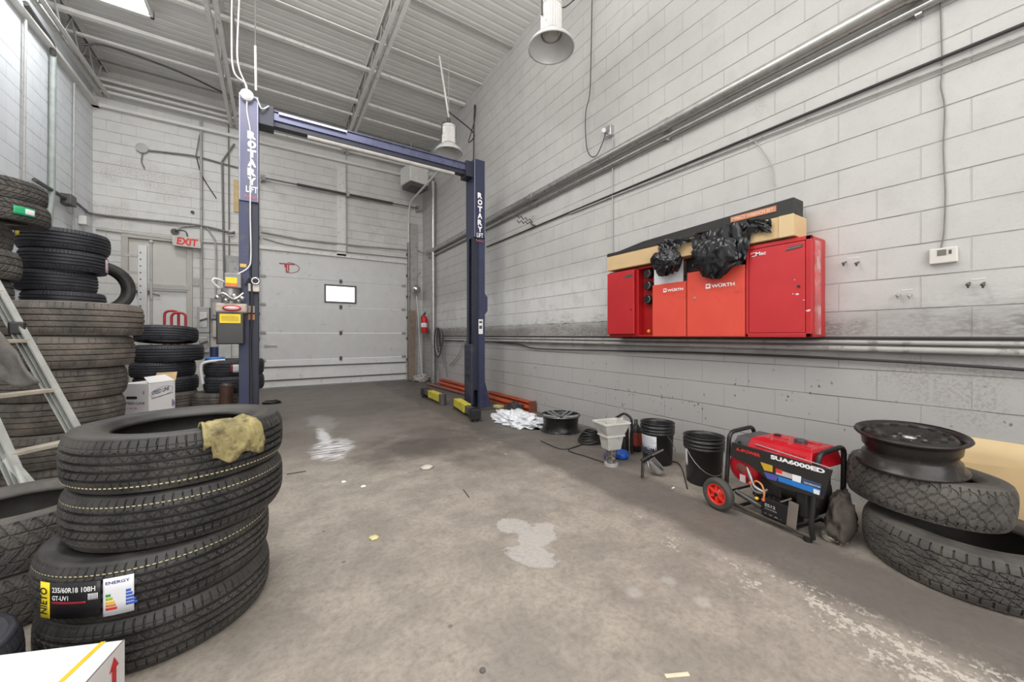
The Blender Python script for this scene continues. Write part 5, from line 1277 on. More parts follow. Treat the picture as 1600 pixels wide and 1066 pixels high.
# engine / alternator under the tank
c_ = G(.085,.03,.285); M = Matrix.Translation(c_) @ Matrix.Rotation(-yw, 4, 'Z') @ Matrix.Rotation(R(90), 4, 'Y')
mb = MB(); mb.lathe([(0,0),(.06,.0),(.085,.01),(.10,.03),(.105,.07),(.105,.20),(.0,.20)], 28, M); rs = mb.build('recoil_housing', mat('housing_red', srgb(190,28,44), .35, .1), t)
mb = MB(); mb.lathe([(0,-.003),(.03,-.003),(.034,.003)], 20, M); mb.build('recoil_hub', mat('hub_brown', srgb(130,70,64), .5), rs)
mb = MB(); a = G(.10,.022,.225); mb.bar(a+GD*-.018, a+GD*.02, .004, .045); mb.build('rating_label', mat('label_pale', srgb(200,180,184), .5), rs)
mb = MB(); mb.b2((0,0,0),(.001,.001,.001)); mb = MB()
mb.add([v for v in rect(.15,.30,.08,.28,.12)]+[v for v in rect(.15,.30,.08,.28,.39)], [(3,2,1,0),(4,5,6,7),(0,1,5,4),(1,2,6,5),(2,3,7,6),(3,0,4,7)]); mb.build('engine_block', mat('engine_dark', srgb(62,58,56), .45, .4, .2, 20), t, .01)
mb = MB(); M2 = Matrix.Translation(G(.29,.17,.24)) @ Matrix.Rotation(-yw, 4, 'Z') @ Matrix.Rotation(R(90), 4, 'X'); mb.lathe([(0,0),(.09,0),(.10,.02),(.10,.17),(.085,.19),(0,.19)], 28, M2); mb.build('alternator', mat('alternator_grey', srgb(74,70,66), .4, .5), t)
mb = MB(); mb.tube(fillet([G(.12,.04,.30), G(.15,.02,.26), G(.17,.02,.20), G(.24,.03,.18)], .03, 4), .012, 8); mb.tube(fillet([G(.13,.05,.22), G(.16,.03,.17), G(.21,.03,.165), G(.24,.05,.20)], .03, 4), .008, 8); mb.build('fuel_pipe', GALV, t)
mb = MB(); mb.tube(spline([G(.175,.02,.225), G(.20,.005,.245), G(.235,.0,.235), G(.25,.0,.19), G(.245,.0,.15)], 6), .0055, 8); mb.build('orange_cable', mat('cable_orange', srgb(214,140,84), .5), t)
for (l, z, cc) in ((.165,.22,srgb(200,84,50)),(.245,.145,srgb(200,84,50)),(.205,.14,srgb(230,190,40))):
    mb = MB(); mb.ball(G(l,.0,z), (.012,.012,.010), 10, 8); mb.build('terminal_boot', mat('boot_%d' % int(cc[1]*1000), cc, .5), t)
mb = MB(); mb.tube([G(.05,.03,.12), G(.22,.03,.085)], .016, 10); mb.build('exhaust_shield', mat('shield_grey', srgb(96,94,92), .4, .5), t)
mb = MB(); mb.add([v for v in rect(.23,.40,.0,.13,.055)]+[v for v in rect(.23,.40,.0,.13,.165)], [(3,2,1,0),(4,5,6,7),(0,1,5,4),(1,2,6,5),(2,3,7,6),(3,0,4,7)]); bt = mb.build('battery', mat('battery_black', srgb(30,29,30), .35), t, .006)
a = G(.255,-.001,.115); mb = MB(); mb.text('ES12', a, GD, (0,0,1), .018, .06, .001, .02); mb.text('POWER', G(.255,-.001,.098), GD, (0,0,1), .008, .07, .001); mb.text('+ V A -', G(.25,-.001,.068), GD, (0,0,1), .007, .10, .001, .01); mb.build('battery_lettering', mat('print_grey', srgb(186,186,188), .4), bt)
mb = MB()
for k in range(5): mb.cyl(G(.26+.028*k,.03,.165), G(.26+.028*k,.03,.175), .008, seg=10)
mb.build('battery_caps', BLACK, bt)
mb = MB(); mb.bar(G(.415,.0,.20), G(.40,.0,.05), .004, .05, tuple(GD)); mb.bar(G(.345,.0,.175), G(.40,.0,.215), .010, .008); mb.build('battery_strap', mat('strap_grey', srgb(120,110,102), .6), t)
mb = MB(); mb.add([v for v in rect(.41,.475,.02,.26,.12)]+[v for v in rect(.41,.475,.02,.26,.33)], [(3,2,1,0),(4,5,6,7),(0,1,5,4),(1,2,6,5),(2,3,7,6),(3,0,4,7)]); mb.build('air_filter', BLACK, t, .012)
for d in (-.10, GW+.06):
    c_ = G(.0, d, .104); M = Matrix.Translation(c_) @ Matrix.Rotation(-yw, 4, 'Z') @ Matrix.Rotation(R(90), 4, 'Y')
    mb = MB(); mb.lathe([(.068,.0),(.085,-.006),(.098,.0),(.104,.014),(.104,.034),(.098,.048),(.085,.054),(.068,.048),(.066,.02),(.068,.0)], 40, M); wh = mb.build('wheel', mat('wheel_rubber', srgb(70,68,64), .65, 0, .1), t)
    mb = MB(); mb.lathe([(.068,.003),(.060,.000),(.058,.012),(.058,.03),(.066,.03)], 40, M); mb.lathe([(0,.004),(.018,.004),(.022,.012),(.058,.02),(.058,.026),(0,.026)], 32, M)
    for k in range(6):
        a = 2*PI*k/6; mb.box((0,0,0), (.045,.014,.012), None, M @ Matrix.Rotation(a, 4, 'Z') @ Matrix.Translation((.040,0,.010)))
    mb.build('wheel_hub', mat('hub_red', srgb(226,60,48), .4), wh)
    mb = MB(); mb.lathe([(0,-.002),(.010,-.002),(.012,.006)], 12, M); mb.build('axle_cap', BLACK, wh)
mb = MB(); mb.cyl(G(.0,-.08,.104), G(.0,GW+.08,.104), .008, seg=8); mb.build('axle', FRB, t)

# buckets
BKT = mat('black_bucket_plastic', srgb(34,34,35), .35, 0, .08, 6)
def bucket(x, y, face, lb):
    t = thing('bucket', lb, 'bucket', (x, y, 0), 'black plastic buckets')
    M = Matrix.Translation((x, y, 0))
    mb = MB(); mb.lathe([(0,0),(.120,0),(.124,.006),(.138,.27),(.146,.27),(.147,.285),(.139,.287),(.139,.298),(.148,.299),(.148,.308),(.140,.31),(.140,.325),(.149,.326),(.149,.338),(.141,.34),(.142,.36),(.149,.361),(.149,.368),(.140,.368),(.136,.34),(.118,.01),(0,.01)], 48, M); mb.build('pail', BKT, t)
    a0 = math.atan2(-y, -x)
    mb = MB(); mb.lathe([(0,.30),(.10,.302),(.134,.31)], 24, M); mb.lathe([(.08,.305),(.1,.32),(.12,.30)], 9, M); mb.build('contents', mat('black_sludge', srgb(22,22,23), .5, 0, .3, 40, bump=1, bscale=40), t)
    mb = MB(); rr = .1345
    mb.lathe([(.1275,.085),(.1385,.262)], 12, M, a0+face[0], a0+face[1]); mb.build('paper_label', STICK_W, t)
    if face[2]:
        mb = MB()
        for k in range(9):
            zz_ = .10+.017*k; r_ = .1295+(.1385-.1275)*(zz_-.085)/.177
            mb.lathe([(r_,zz_),(r_+.0003,zz_+.004)], 8, M, a0+face[0]+.05, a0+face[1]-.05-.3*((k*7)%3)/3)
        mb.build('label_print', mat('print_faint', srgb(150,156,180), .5), t)
    mb = MB(); ca = a0+face[3]; p = [Vector((x+.150*math.cos(ca), y+.150*math.sin(ca), .27))]
    for k in range(1, 12):
        f = k/12; aa = ca+PI*f*.94
        p.append(Vector((x+.152*math.cos(aa), y+.152*math.sin(aa), .27-.17*math.sin(PI*f))))
    p.append(Vector((x+.150*math.cos(ca+PI*.94), y+.150*math.sin(ca+PI*.94), .27)))
    mb.tube(p, .0025, 6); mb.build('bail_handle', GALV, t)
    return t
bucket(2.95, 2.17, (-1.30, -.05, True, .6), 'black bucket with a large white paper label, farther from the generator')
bucket(2.86, 1.68, (-1.32, -1.0, False, -.9), 'black bucket with a narrow white label edge, right beside the generator')
# bag and cloth
mb = lump((2.70, .785, .12), (.11, .050, .125), .45, 1.7, 5, 48, 32, fl0=.002); tag(mb.build('cloth_bag', mat('grey_brown_cloth', srgb(84,76,70), .85, 0, .15, 12), smooth_all=True), 'grey-brown cloth bag wedged between generator and right tyres', 'bag')
q = fl(1303, 843); mb = lump(q+Vector((0,0,.02)), (.05,.045,.028), .8, 3, 9, 24, 16, fl0=.001); tag(mb.build('crumpled_rag', mat('dirty_white_rag', srgb(176,168,156), .8, 0, .3, 30), smooth_all=True), 'crumpled dirty white rag on the floor beside the generator foot', 'rag')
# spray guns: small one
q = fl(1018, 744); t = thing('spray_gun', 'silver and black spray gun on its side before the labelled bucket', 'spray gun', tuple(q))
mb = MB(); mb.cyl(q+Vector((.06,-.02,.05)), q+Vector((.00,.03,.13)), .045, .05, 20); mb.ball(q+Vector((.06,-.02,.05)), .045, 14, 10); mb.build('cup', STEEL, t)
mb = MB(); mb.bar(q+Vector((-.10,.02,.13)), q+Vector((.04,-.03,.20)), .028, .032); mb.bar(q+Vector((-.08,.02,.14)), q+Vector((-.115,.0,.01)), .022, .03); mb.build('gun_body', BLKM, t, .006)
mb = MB(); mb.tube(spline([q+Vector((-.05,.0,.13)), q+Vector((-.06,-.02,.09)), q+Vector((-.04,-.02,.05))], 5), .005, 8); mb.bar(q+Vector((-.02,-.02,.18)), q+Vector((.07,-.06,.22)), .010, .010); mb.build('trigger', GALV, t)
# hopper gun
q = fl(955, 727); t = thing('hopper_gun', 'spray hopper gun with a pale square hopper standing near the wall', 'spray gun', tuple(q))
def frus(mb, c, z0, z1, w0, w1, rot, th=.004):
    M = Matrix.Translation(c) @ Matrix.Rotation(rot, 4, 'Z')
    vs = []
    for (z, w_) in ((z0, w0), (z1, w1), (z1, w1-th), (z0, w0-th)):
        for sx_, sy_ in ((-1,-1),(1,-1),(1,1),(-1,1)): vs.append((sx_*w_, sy_*w_*.8, z))
    fs = []
    for a, b in ((0,4),(4,8),(8,12)):
        for k in range(4): fs.append((a+k, a+(k+1)%4, b+(k+1)%4, b+k))
    mb.add(vs, fs, False, M)
HOP = mat('hopper_grey', srgb(186,184,178), .45, 0, .06, 8, dirt=srgb(140,136,130), dirt_amt=.4)
rt = R(-12)
mb = MB(); frus(mb, q, .15, .27, .065, .082, rt); frus(mb, q, .27, .385, .086, .125, rt); mb.build('hopper', HOP, t)
mb = MB(); frus(mb, q, .265, .28, .094, .094, rt, .02); frus(mb, q, .378, .392, .131, .131, rt, .012); mb.build('hopper_rim', mat('hopper_rim', srgb(206,204,198), .45), t)
mb = MB(); mb.cyl(q+Vector((0,0,.02)), q+Vector((0,0,.16)), .035, .05, 16)
for k in range(8): mb.ball(q+Vector((.03*math.cos(k*2.2), .03*math.sin(k*2.2), .04+.014*k)), .018, 8, 6)
mb.build('gun_body', mat('speckled_metal', srgb(120,116,112), .4, .4, .6, 60), t)
mb = MB(); mb.cyl(q, q+Vector((0,0,.022)), .062, seg=20); mb.build('base', GREY_P, t)
# black canister with bail frame
q = Vector((2.86, 2.54, 0)); t = thing('black_canister', 'black canister with a white handle strap right behind the spray hopper', 'canister', tuple(q))
mb = MB(); M = Matrix.Translation(q) @ Matrix.Rotation(R(25), 4, 'Z'); mb.box((0,0,.13), (.13,.17,.24), None, M); mb.build('body', BLACK, t, .02)
mb = MB(); mb.tube(fillet([q+Vector((-.06,.11,.02)), q+Vector((-.06,.10,.28)), q+Vector((.02,-.05,.40)), q+Vector((.04,-.12,.36)), q+Vector((.05,-.12,.02))], .03, 4), .012, 8); mb.build('frame', BLKM, t)
mb = MB(); mb.bar(q+Vector((-.06,.07,.27)), q+Vector((.01,-.04,.35)), .016, .012); mb.build('handle_strap', PRINTW, t)
mb = MB(); mb.box((-.067,.0,.12), (.004,.05,.02), R(10), M); mb.build('white_mark', PRINTW, t)
q = Vector((3.06, 2.50, 0)); t = thing('oil_bottle', 'black oil bottle with a red label by the wall behind the buckets', 'bottle', tuple(q))
mb = MB(); mb.lathe([(0,0),(.055,0),(.058,.02),(.058,.18),(.04,.24),(.018,.27),(.018,.31),(0,.31)], 20, Matrix.Translation(q)); mb.build('body', BLACK, t)
mb = MB(); a0 = math.atan2(-q.y,-q.x); mb.lathe([(.0585,.06),(.0585,.19)], 12, Matrix.Translation(q), a0-1.0, a0+1.0); mb.build('label', mat('label_dull_red', srgb(150,60,50), .5, 0, .3, 30), t)
q = Vector((2.75, 2.41, .0)); mb = lump(q+Vector((0,0,.035)), (.06,.055,.045), .4, 3, 21, 24, 16, fl0=.001); tag(mb.build('blue_glove', mat('blue_nitrile', srgb(40,90,180), .4, 0, .15), smooth_all=True), 'crumpled blue rubber glove beside the labelled bucket', 'glove')
q = Vector((2.655, 2.47, .0)); mb = lump(q+Vector((0,0,.022)), (.04,.05,.028), .5, 3, 22, 24, 16, fl0=.001); tag(mb.build('purple_rag', mat('purple_cloth', srgb(92,80,130), .8, 0, .2), smooth_all=True), 'small purple rag on the floor left of the blue glove', 'rag')
# black net coil
q = Vector((2.90, 2.96, 0)); t = thing('cable_coil', 'coil of black cable on the floor between alloy rim and hopper', 'cable coil', tuple(q))
for k in range(5):
    mb = MB(); rr = .15-.012*k; mb.tube([q+Vector((rr*math.cos(a), rr*.8*math.sin(a), .02+.022*k+.008*math.sin(3*a+k))) for a in np.linspace(0, 2*PI, 33)[:-1]], .011, 8, True); mb.build('cable_turn', BLACK, t)
# alloy rim
q = Vector((2.92, 3.50, 0)); t = thing('alloy_rim', 'black alloy car rim lying on its back beside the plastic film', 'wheel', tuple(q))
M = Matrix.Translation(q)
ALD = mat('rim_barrel_dark', srgb(40,39,38), .3, .5, .1); ALS = mat('rim_face_grey', srgb(150,150,150), .3, .6, .1)
mb = MB(); mb.lathe([(.205,0),(.238,0),(.242,.012),(.228,.02),(.214,.03),(.208,.10),(.214,.17),(.226,.185),(.236,.195),(.238,.205),(.226,.207),(.216,.19),(.20,.17),(.195,.10),(.20,.03),(.205,0)], 56, M); mb.build('rim_barrel', ALD, t)
mb = MB(); mb.lathe([(.238,-.0),(.2425,.004),(.2425,.012)], 56, M); mb.build('lower_lip', STEEL, t)
for k in range(5):
    a = 2*PI*k/5+.3
    for s in (-1, 1):
        mb = MB(); p0 = q+Vector((.045*math.cos(a+s*.5), .045*math.sin(a+s*.5), .165)); p1 = q+Vector((.218*math.cos(a+s*.16), .218*math.sin(a+s*.16), .200)); mb.bar(p0, p1, .030, .022); mb.build('spoke', ALS, t, .006)
mb = MB(); mb.lathe([(0,.168),(.03,.172),(.055,.172),(.06,.15),(0,.15)], 28, M); mb.build('centre_hub', ALD, t)
mb = MB(); mb.lathe([(.226,.206),(.236,.2065),(.239,.200)], 56, M); mb.build('upper_lip', mat('lip_grey', srgb(130,130,130), .3, .7), t)
# plastic film
q = fl(818, 663)
mb = lump(Vector((2.76, 4.19, .02)), (.20,.38,.085), .6, 3.4, 31, 110, 70, fl0=.002)
FILM = mat('white_plastic_film', srgb(226,228,232), .25, 0, .05, 10)
tag(mb.build('plastic_film', FILM, smooth_all=True), 'crumpled white plastic film on the floor beside the alloy rim', 'plastic sheet')
# orange beams by the wall
def obeam(y0, y1, x, lb):
    t = thing('orange_beam', lb, 'steel beam', (x, (y0+y1)/2, 0), 'orange steel beams along the right wall')
    mb = MB(); mb.b2((x-.06,y0,0),(x+.06,y1,.012)); mb.b2((x-.06,y0,.138),(x+.06,y1,.15)); mb.b2((x-.012,y0,0),(x+.012,y1,.15)); mb.prism([(x-.06,y0,.05),(x-.02,y0,.05),(x-.02,y0,.10),(x-.045,y0,.10)], (0,y1-y0,0)); mb.build('beam', ORANGE, t, .004)
    mb = MB(); mb.b2((x-.07,y0-.012,0),(x+.065,y0,.165)); mb.build('end_plate', mat('rusted_orange', srgb(120,66,44), .7, 0, .2, 12), t, .003)
obeam(4.60, 5.95, 3.29, 'orange steel beam on the floor right of the right lift column')
obeam(6.75, 8.30, 3.29, 'orange steel beam on the floor beyond the right lift column')
wire('thin_pipe', [(3.12, 6.5, .03), (3.02, 8.4, .03)], .025, mat('dull_red_pipe', srgb(130,84,78), .5), 'dull red pipe lying beside the far orange beam', 'pipe')
q = Vector((3.05, 4.72, .04)); mb = lump(q, (.10,.12,.09), .7, 3, 41, 28, 18, fl0=.001); tag(mb.build('black_rag', mat('greasy_black_cloth', srgb(48,46,44), .7, 0, .3, 30), smooth_all=True), 'greasy black rag lump against the near orange beam', 'rag')
q = fl(779, 637); mb = MB(); mb.box(q+Vector((0,0,.02)), (.10,.14,.035), .3); tag(mb.build('wood_block', mat('yellowish_wood', srgb(206,196,130), .6), None, .004), 'small yellow block on the floor beside the right column foot', 'block')
wire('white_stick', [fl(778,645)+Vector((0,0,.008)), fl(800,649)+Vector((0,0,.008))], .008, PRINTW, 'thin white stick on the floor beside the right column foot', 'stick')
q = fl(661, 600); mb = lump(Vector((3.16, 9.30, .05)), (.16,.16,.09), .8, 3, 51, 28, 18, fl0=.002); tag(mb.build('rag_heap', mat('pale_rags', srgb(176,166,162), .8, 0, .35, 20), smooth_all=True), 'heap of pale rags in the far right corner by the garage door', 'rag')
# cords on the floor
wire('loose_cable', [fl(845,690)+Vector((0,0,.006)), fl(880,703)+Vector((0,0,.006)), fl(915,694)+Vector((0,0,.006)), fl(888,704)+Vector((0,0,.006)), fl(915,714)+Vector((0,0,.006)), fl(945,724)+Vector((0,0,.006))], .006, WIREK, 'thin black cord on the dark floor strip before the hopper', 'cord', None, 6)
wire('loose_cable', [fl(1045,722)+Vector((0,0,.005)), fl(1058,724)+Vector((0,0,.005)), fl(1066,735)+Vector((0,0,.005)), fl(1074,765)+Vector((0,0,.005))], .005, WIREK, 'thin black cord curling between the two buckets', 'cord', None, 6)

# ================================================================ things at the left
# ladder: two rails leaning back towards the wall with flat treads
ALU = mat('ladder_aluminium', srgb(196,198,194), .35, .55, .08, 12)
def dl(d, l, z): return Vector((S_*d+C_*l, C_*d-S_*l, z))
t = thing('step_ladder', 'aluminium step ladder leaning at the left edge before the brown tyre stack', 'ladder', tuple(dl(2.2, -2.5, 0)))
r1a, r1b = dl(2.35, -2.44, 0), dl(2.35, -3.34, 1.62)
r2a, r2b = dl(2.02, -2.50, 0), dl(2.06, -3.30, 1.62)
def rail(a, b, nm):
    mb = MB(); ax = (b-a).normalized(); f = dl(1,0,0).normalized(); s = ax.cross(f).normalized()
    for k in (-1, 1): mb.bar(a+s*.030*k, b+s*.030*k, .034, .010, tuple(s))
    mb.bar(a+s*.004, b+s*.004, .030, .004, tuple(s))
    w_ = mb.build(nm, ALU, t)
    mb = MB(); mb.bar(a+f*.010, b+f*.010, .004, .062, tuple(s)); tag(mb.build('rail_web', mat('ladder_web', srgb(132,134,130), .45, .4, .08, 12), w_), 'inner web of the rail, darkened for shade')  # shade inside the channel put into the web's darker colour
rail(r1a, r1b, 'rail'); rail(r2a, r2b, 'rail')
mb = MB()
for k in range(5):
    f = .12+.19*k; a = r1a.lerp(r1b, f); b = r2a.lerp(r2b, f)
    mb = MB(); mb.bar(a, b, .075, .022, (0,0,1)); mb.build('tread', mat('tread_dusty', srgb(176,168,154), .6, .2, .15, 12), t, .003)
f = .74; a = r1a.lerp(r1b, f); mb = MB(); mb.box(a, (.07,.07,.08), .3); mb.build('spreader_bracket', BLACK, t, .01)
a_, b_ = r1a.lerp(r1b, .74), dl(2.75, -3.2, .75)
mb = MB(); mb.bar(r2a.lerp(r2b,.30), r2a.lerp(r2b,.30)+dl(.0,.22,-.25), .02, .04); mb.build('brace', ALU, t)
# dark cloth hanging over the ladder
CL = mat('dark_grey_felt', srgb(98,94,90), .9, 0, .12, 30, bump=.5, bscale=90)
mb = MB()
def fn(i, j):
    top = dl(2.12, -3.30+.38*i, 1.36-.04*i); bot = dl(2.12, -3.18+.58*i, .885+.018*math.sin(i*13))
    k = min(1, j*1.0); p = top.lerp(bot, k); n = .05*noise.noise(Vector((i*3, j*2, 1)))+.02*math.sin(i*11+j*2)
    return p+dl(-abs(n)-.05, .02*noise.noise(Vector((j*4, i, 7))), 0)
mb.sheet(fn, 30, 24); o = tag(mb.build('hanging_cloth', CL), 'dark grey felt cloth draped over the ladder at the left edge', 'cloth')
s_ = o.modifiers.new('s', 'SOLIDIFY'); s_.thickness = .012
# white box in the foreground
C0 = Vector((-.372, 1.552, 0)); e1 = Vector((-.925, .38, 0)).normalized(); e2 = Vector((-.26, -.965, 0)).normalized(); BH = .25
t = thing('white_box', 'white carton with a yellow strap and red arrow at the lower left', 'box', tuple(C0+e1*.16+e2*.18))
BXW = mat('white_carton', srgb(222,220,219), .5, 0, .03, 5)
P = [C0, C0+e1*.33, C0+e1*.33+e2*.36, C0+e2*.36]
mb = MB(); mb.prism(P, (0,0,BH)); mb.build('carton_body', BXW, t, .003)
mb = MB(); a = C0+e2*.11+e1*.001; up = Vector((0,0,1)); nrm = -e1
def onside(s, z): return C0-e1*.0012+e2*s+up*z
for pl in ([(.040,.150),(.056,.150),(.056,.205),(.040,.205)], [(.030,.203),(.048,.236),(.066,.203)]):
    mb.prism([onside(s, z) for (s, z) in pl], -e1*.0008)
mb.build('red_arrow', mat('arrow_red', srgb(206,40,48), .5), t)
mb = MB(); s0 = C0+e1*.055+up*(BH+.001); s1 = C0+e1*.085+e2*.36+up*(BH+.001); mb.bar(s0, s1, .012, .0016); mb.build('yellow_strap', mat('strap_yellow', srgb(228,190,40), .4), t)
mb = MB(); mb.bar(C0+e1*.045+e2*.165+up*(BH+.0005), C0+e1*.33+e2*.17+up*(BH+.0005), .004, .001); mb.bar(C0+e1*.045+e2*.165+up*(BH+.0005), C0+e1*.0+e2*.30+up*(BH+.0005), .003, .001); mb.build('flap_seam', DGREY, t)
mb = MB(); mb.bar(C0+e1*.002+e2*.002+up*(BH+.0008), C0+e1*.002+e2*.20+up*(BH+.0008), .004, .001); mb.build('edge_mark', mat('edge_grey', srgb(120,112,112), .6), t)
# cloth on the top tyre
tx1, ty1 = xs[3]
def hit(u, r_):
    a, b = ray(u); L = math.hypot(a, b); dx, dy = a/L, b/L; bq = dx*tx1+dy*ty1; cc = tx1*tx1+ty1*ty1-r_*r_
    k = bq-math.sqrt(max(0, bq*bq-cc)); return math.atan2(dy*k-ty1, dx*k-tx1)
ca, cb = hit(316, .35), hit(404, .35)
prof = [(.24,.775),(.262,.812),(.30,.822),(.335,.812),(.362,.790),(.374,.755),(.376,.715),(.374,.680)]
def fn(i, j):
    a = ca+(cb-ca)*i; k = j*(len(prof)-1); n = min(int(k), len(prof)-2); f = k-n
    lim = 1-.35*abs(i-.42)**1.5*2
    r_ = prof[n][0]*(1-f)+prof[n+1][0]*f; z = prof[n][1]*(1-f)+prof[n+1][1]*f
    w_ = noise.noise(Vector((i*5, j*4, 2)))*.012+noise.noise(Vector((i*13, j*9, 5)))*.005
    if j > .6: z += (j-.6)*.12*(i < .12)+(j-.6)*.04*math.sin(i*12)
    return Vector((tx1+(r_+abs(w_))*math.cos(a), ty1+(r_+abs(w_))*math.sin(a), z+w_))
mb = MB(); mb.sheet(fn, 40, 30); o = tag(mb.build('stained_cloth', mat('yellow_stained_cloth', srgb(154,142,96), .85, 0, .3, 9, dirt=srgb(80,70,48), dirt_amt=.9)), 'stained yellow cloth draped over the rim of the top front tyre', 'cloth')
s_ = o.modifiers.new('s', 'SOLIDIFY'); s_.thickness = .010; s_.offset = 1
# white cartons by the middle stack
bc = Vector((-1.03, 4.99, 0)); vd = Vector((-.203, .979, 0)); pd = Vector((.979, .203, 0))
t = thing('white_carton', 'lower white carton on the floor, mostly hidden behind the front tyres', 'box', tuple(bc), 'white cartons between the tyre stacks')
ax1 = (vd+pd).normalized(); ax2 = (vd-pd).normalized(); fc = bc-vd*.19
mb = MB(); mb.prism([fc, fc+ax1*.27, fc+ax1*.27+ax2*.27, fc+ax2*.27], (0,0,.36)); mb.build('carton_body', BXW, t, .004)
t = thing('white_carton', 'white carton with printed sides and open brown flap, on top of the lower carton', 'box', (bc.x, bc.y, .36), 'white cartons between the tyre stacks')
up = Vector((0,0,1)); f0 = fc+up*.36
mb = MB(); mb.prism([f0, f0+ax1*.27, f0+ax1*.27+ax2*.27, f0+ax2*.27], (0,0,.34)); mb.build('carton_body', BXW, t, .004)
mb = MB(); mb.prism([f0+ax1*.27+up*.34, f0+ax1*.27+ax2*.22+up*.34, f0+ax1*.28+ax2*.20+up*.415, f0+ax1*.30+ax2*.01+up*.425], ax1*.004); mb.build('open_flap', KRAFT, t)
mb = MB(); mb.prism([f0+up*.342, f0+ax1*.265+up*.342, f0+ax1*.24+ax2*.08+up*.40, f0+ax1*.03+ax2*.08+up*.395], up*.003); mb.build('white_flap', BXW, t)
# left face: ax2 side; text reads to the right = -ax2
L0 = f0+ax2*.27-ax1*.001; rd = -ax2
mb = MB(); mb.prism([L0+rd*.06+up*.195, L0+rd*.15+up*.195, L0+rd*.16+up*.207, L0+rd*.15+up*.219, L0+rd*.06+up*.219, L0+rd*.05+up*.207], -ax1*.001); mb.build('hand_hole', BLACK, t)
mb = MB(); mb.text('SPEED-LINE', L0+rd*.03+up*.145, rd, up, .022, .20, .001, .01); mb.build('lettering', mat('print_dark', srgb(60,60,80), .5), t)
mb = MB(); mb.text('+ FILTER', L0+rd*.06+up*.10, rd, up, .014, .10, .001); mb.text('!', L0+rd*.215+up*.235, rd, up, .035, .010, .001, .02); mb.build('red_lettering', mat('arrow_red', srgb(206,40,48), .5), t)
R0 = f0-ax2*.001; rd = ax1
mb = MB(); mb.text('SPEED LINE', R0+rd*.025+up*.225, (rd+up*.16).normalized(), up, .040, .18, .001, .02); mb.bar(R0+rd*.02+up*.195-ax2*.001, R0+rd*.24+up*.225-ax2*.001, .002, .004); mb.build('lettering', mat('print_dark', srgb(60,60,80), .5), t)
mb = MB(); mb.tube([R0+rd*(.125+.115*math.cos(a))+up*(.25+.045*math.sin(a)+.02*math.cos(a)) for a in np.linspace(0, 2*PI, 30)[:-1]], .0018, 5, True); mb.build('oval_outline', mat('print_blue_line', srgb(120,140,190), .5), t)
mb = MB(); mb.ball(R0+rd*.235+up*.12, (.02,.002,.035), 12, 8); mb.build('figure_print', mat('print_bluegrey', srgb(110,100,130), .5), t)
mb = MB(); mb.text('PAINT', R0+rd*.03+up*.03, rd, up, .03, .13, .001, .02); mb.build('red_lettering', mat('print_pink', srgb(206,110,110), .5), t)
mb = MB(); mb.box(Vector((-1.21, 4.93, .80))-Vector((0,0,.06)), (.10,.08,.12)); 
# canister behind, blue roll and white tube
q = ony(352, 640, 5.75); q.z = 0
t = thing('rusty_canister', 'tall rust-brown canister left of the left lift column', 'canister', (q.x, 5.72, 0))
mb = MB(); mb.cyl((q.x-.01,5.72,0), (q.x+.02,5.72,.55), .065, .07, 22); mb.build('body', mat('rust_brown', srgb(84,58,50), .6, .2, .2, 10), t)
mb = MB(); mb.cyl((q.x+.02,5.72,.55), (q.x+.022,5.72,.57), .06, .05, 22); mb.build('lid', DGREY, t)
t = thing('blue_tape_roll', 'blue object lying on top of the labelled tyre by the left column', 'roll', (-.62, 6.05, .85))
mb = MB(); c_ = ony(336, 561, 6.05); mb.tube([Vector((c_.x+.09*math.cos(a), 6.05+.07*math.sin(a), .862)) for a in np.linspace(0, 2*PI, 21)[:-1]], .017, 8, True); mb.build('ring', mat('blue_plastic', srgb(50,110,190), .4), t)
wire('white_pipe_stand', [ony(317,600,5.95), ony(314,575,5.95), ony(322,566,5.95), ony(352,563,5.95)], .018, WHITE_P, 'white bent pipe beside the labelled tyre behind the left column', 'pipe', None, 4)
q = ony(334, 553, 6.3); mb = MB(); mb.cyl((q.x, 6.35, .86), (q.x, 6.35, 1.00), .045, seg=18); tag(mb.build('navy_can', mat('navy_can_paint', srgb(44,56,90), .4)), 'small navy can standing on the labelled tyre', 'can')

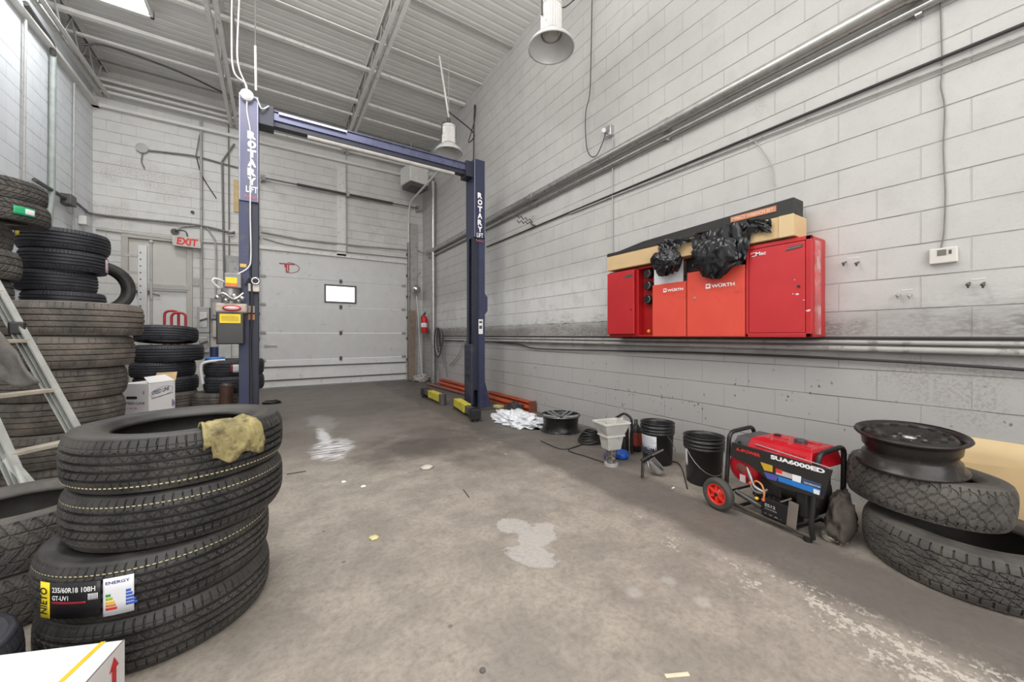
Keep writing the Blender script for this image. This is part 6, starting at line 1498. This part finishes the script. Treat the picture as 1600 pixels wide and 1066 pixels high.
# floor litter
def scrap(u, v, w_, l_, h_, rot, m, lb, nm='paper_scrap', cat='scrap'):
    q = fl(u, v); mb = MB(); mb.box(q+Vector((0,0,h_/2)), (w_, l_, h_), rot); return tag(mb.build(nm, m, None, min(.002, h_*.3)), lb, cat)
scrap(1058, 1056, .085, .014, .004, -.47, mat('cream_card', srgb(226,208,180), .6), 'thin cream card strip on the floor at the bottom edge')
scrap(1052, 763, .035, .012, .006, .2, PRINTW, 'small white stub on the dark strip before the near bucket')
q = fl(667, 732); mb = lump(q+Vector((0,0,.008)), (.045,.035,.016), .6, 3, 61, 18, 12, fl0=.001); tag(mb.build('stone_chip', mat('pale_stone', srgb(196,186,174), .7)), 'pale stone chip on the floor right of the white streaked patch', 'stone')
q = fl(584, 841); mb = lump(q+Vector((0,0,.003)), (.022,.02,.006), .8, 3, 62, 16, 10, fl0=.001); tag(mb.build('leaf_scrap', mat('yellow_scrap', srgb(214,202,150), .7)), 'tiny yellowish scrap in the middle of the floor', 'scrap')
q = fl(754, 1049); mb = MB(); mb.cyl(q, q+Vector((0,0,.006)), .010, seg=14); tag(mb.build('floor_anchor', mat('anchor_grey', srgb(112,106,102), .5, .3)), 'small round grey anchor cap in the floor at the bottom edge', 'cap')
for (u, v, lb) in ((537,754,'tiny white chip nearest the middle of the bay floor'),(568,761,'tiny white chip right of its twin on the bay floor'),(745,642,'small crumb before the right lift column')):
    q = fl(u, v); mb = lump(q+Vector((0,0,.004)), (.016,.012,.007), .6, 3, u, 12, 8, fl0=.001); tag(mb.build('paint_chip', PRINTW), lb, 'chip')
q = fl(424, 631); mb = lump(Vector((q.x, q.y, .02)), (.10,.05,.03), .8, 3, 71, 20, 12, fl0=.001); tag(mb.build('black_scrap', BLACK), 'black scrap on the floor right of the left lift column', 'scrap')
wire('twig', [fl(448,742)+Vector((0,0,.004)), fl(478,737)+Vector((0,0,.004))], .003, WIREK, 'thin dark wire end on the floor beside the front tyres', 'wire')
q = fl(730, 772); wire('nail', [fl(724,766)+Vector((0,0,.004)), fl(733,778)+Vector((0,0,.004))], .003, WIREK, 'thin dark nail on the floor in the middle of the bay', 'nail')
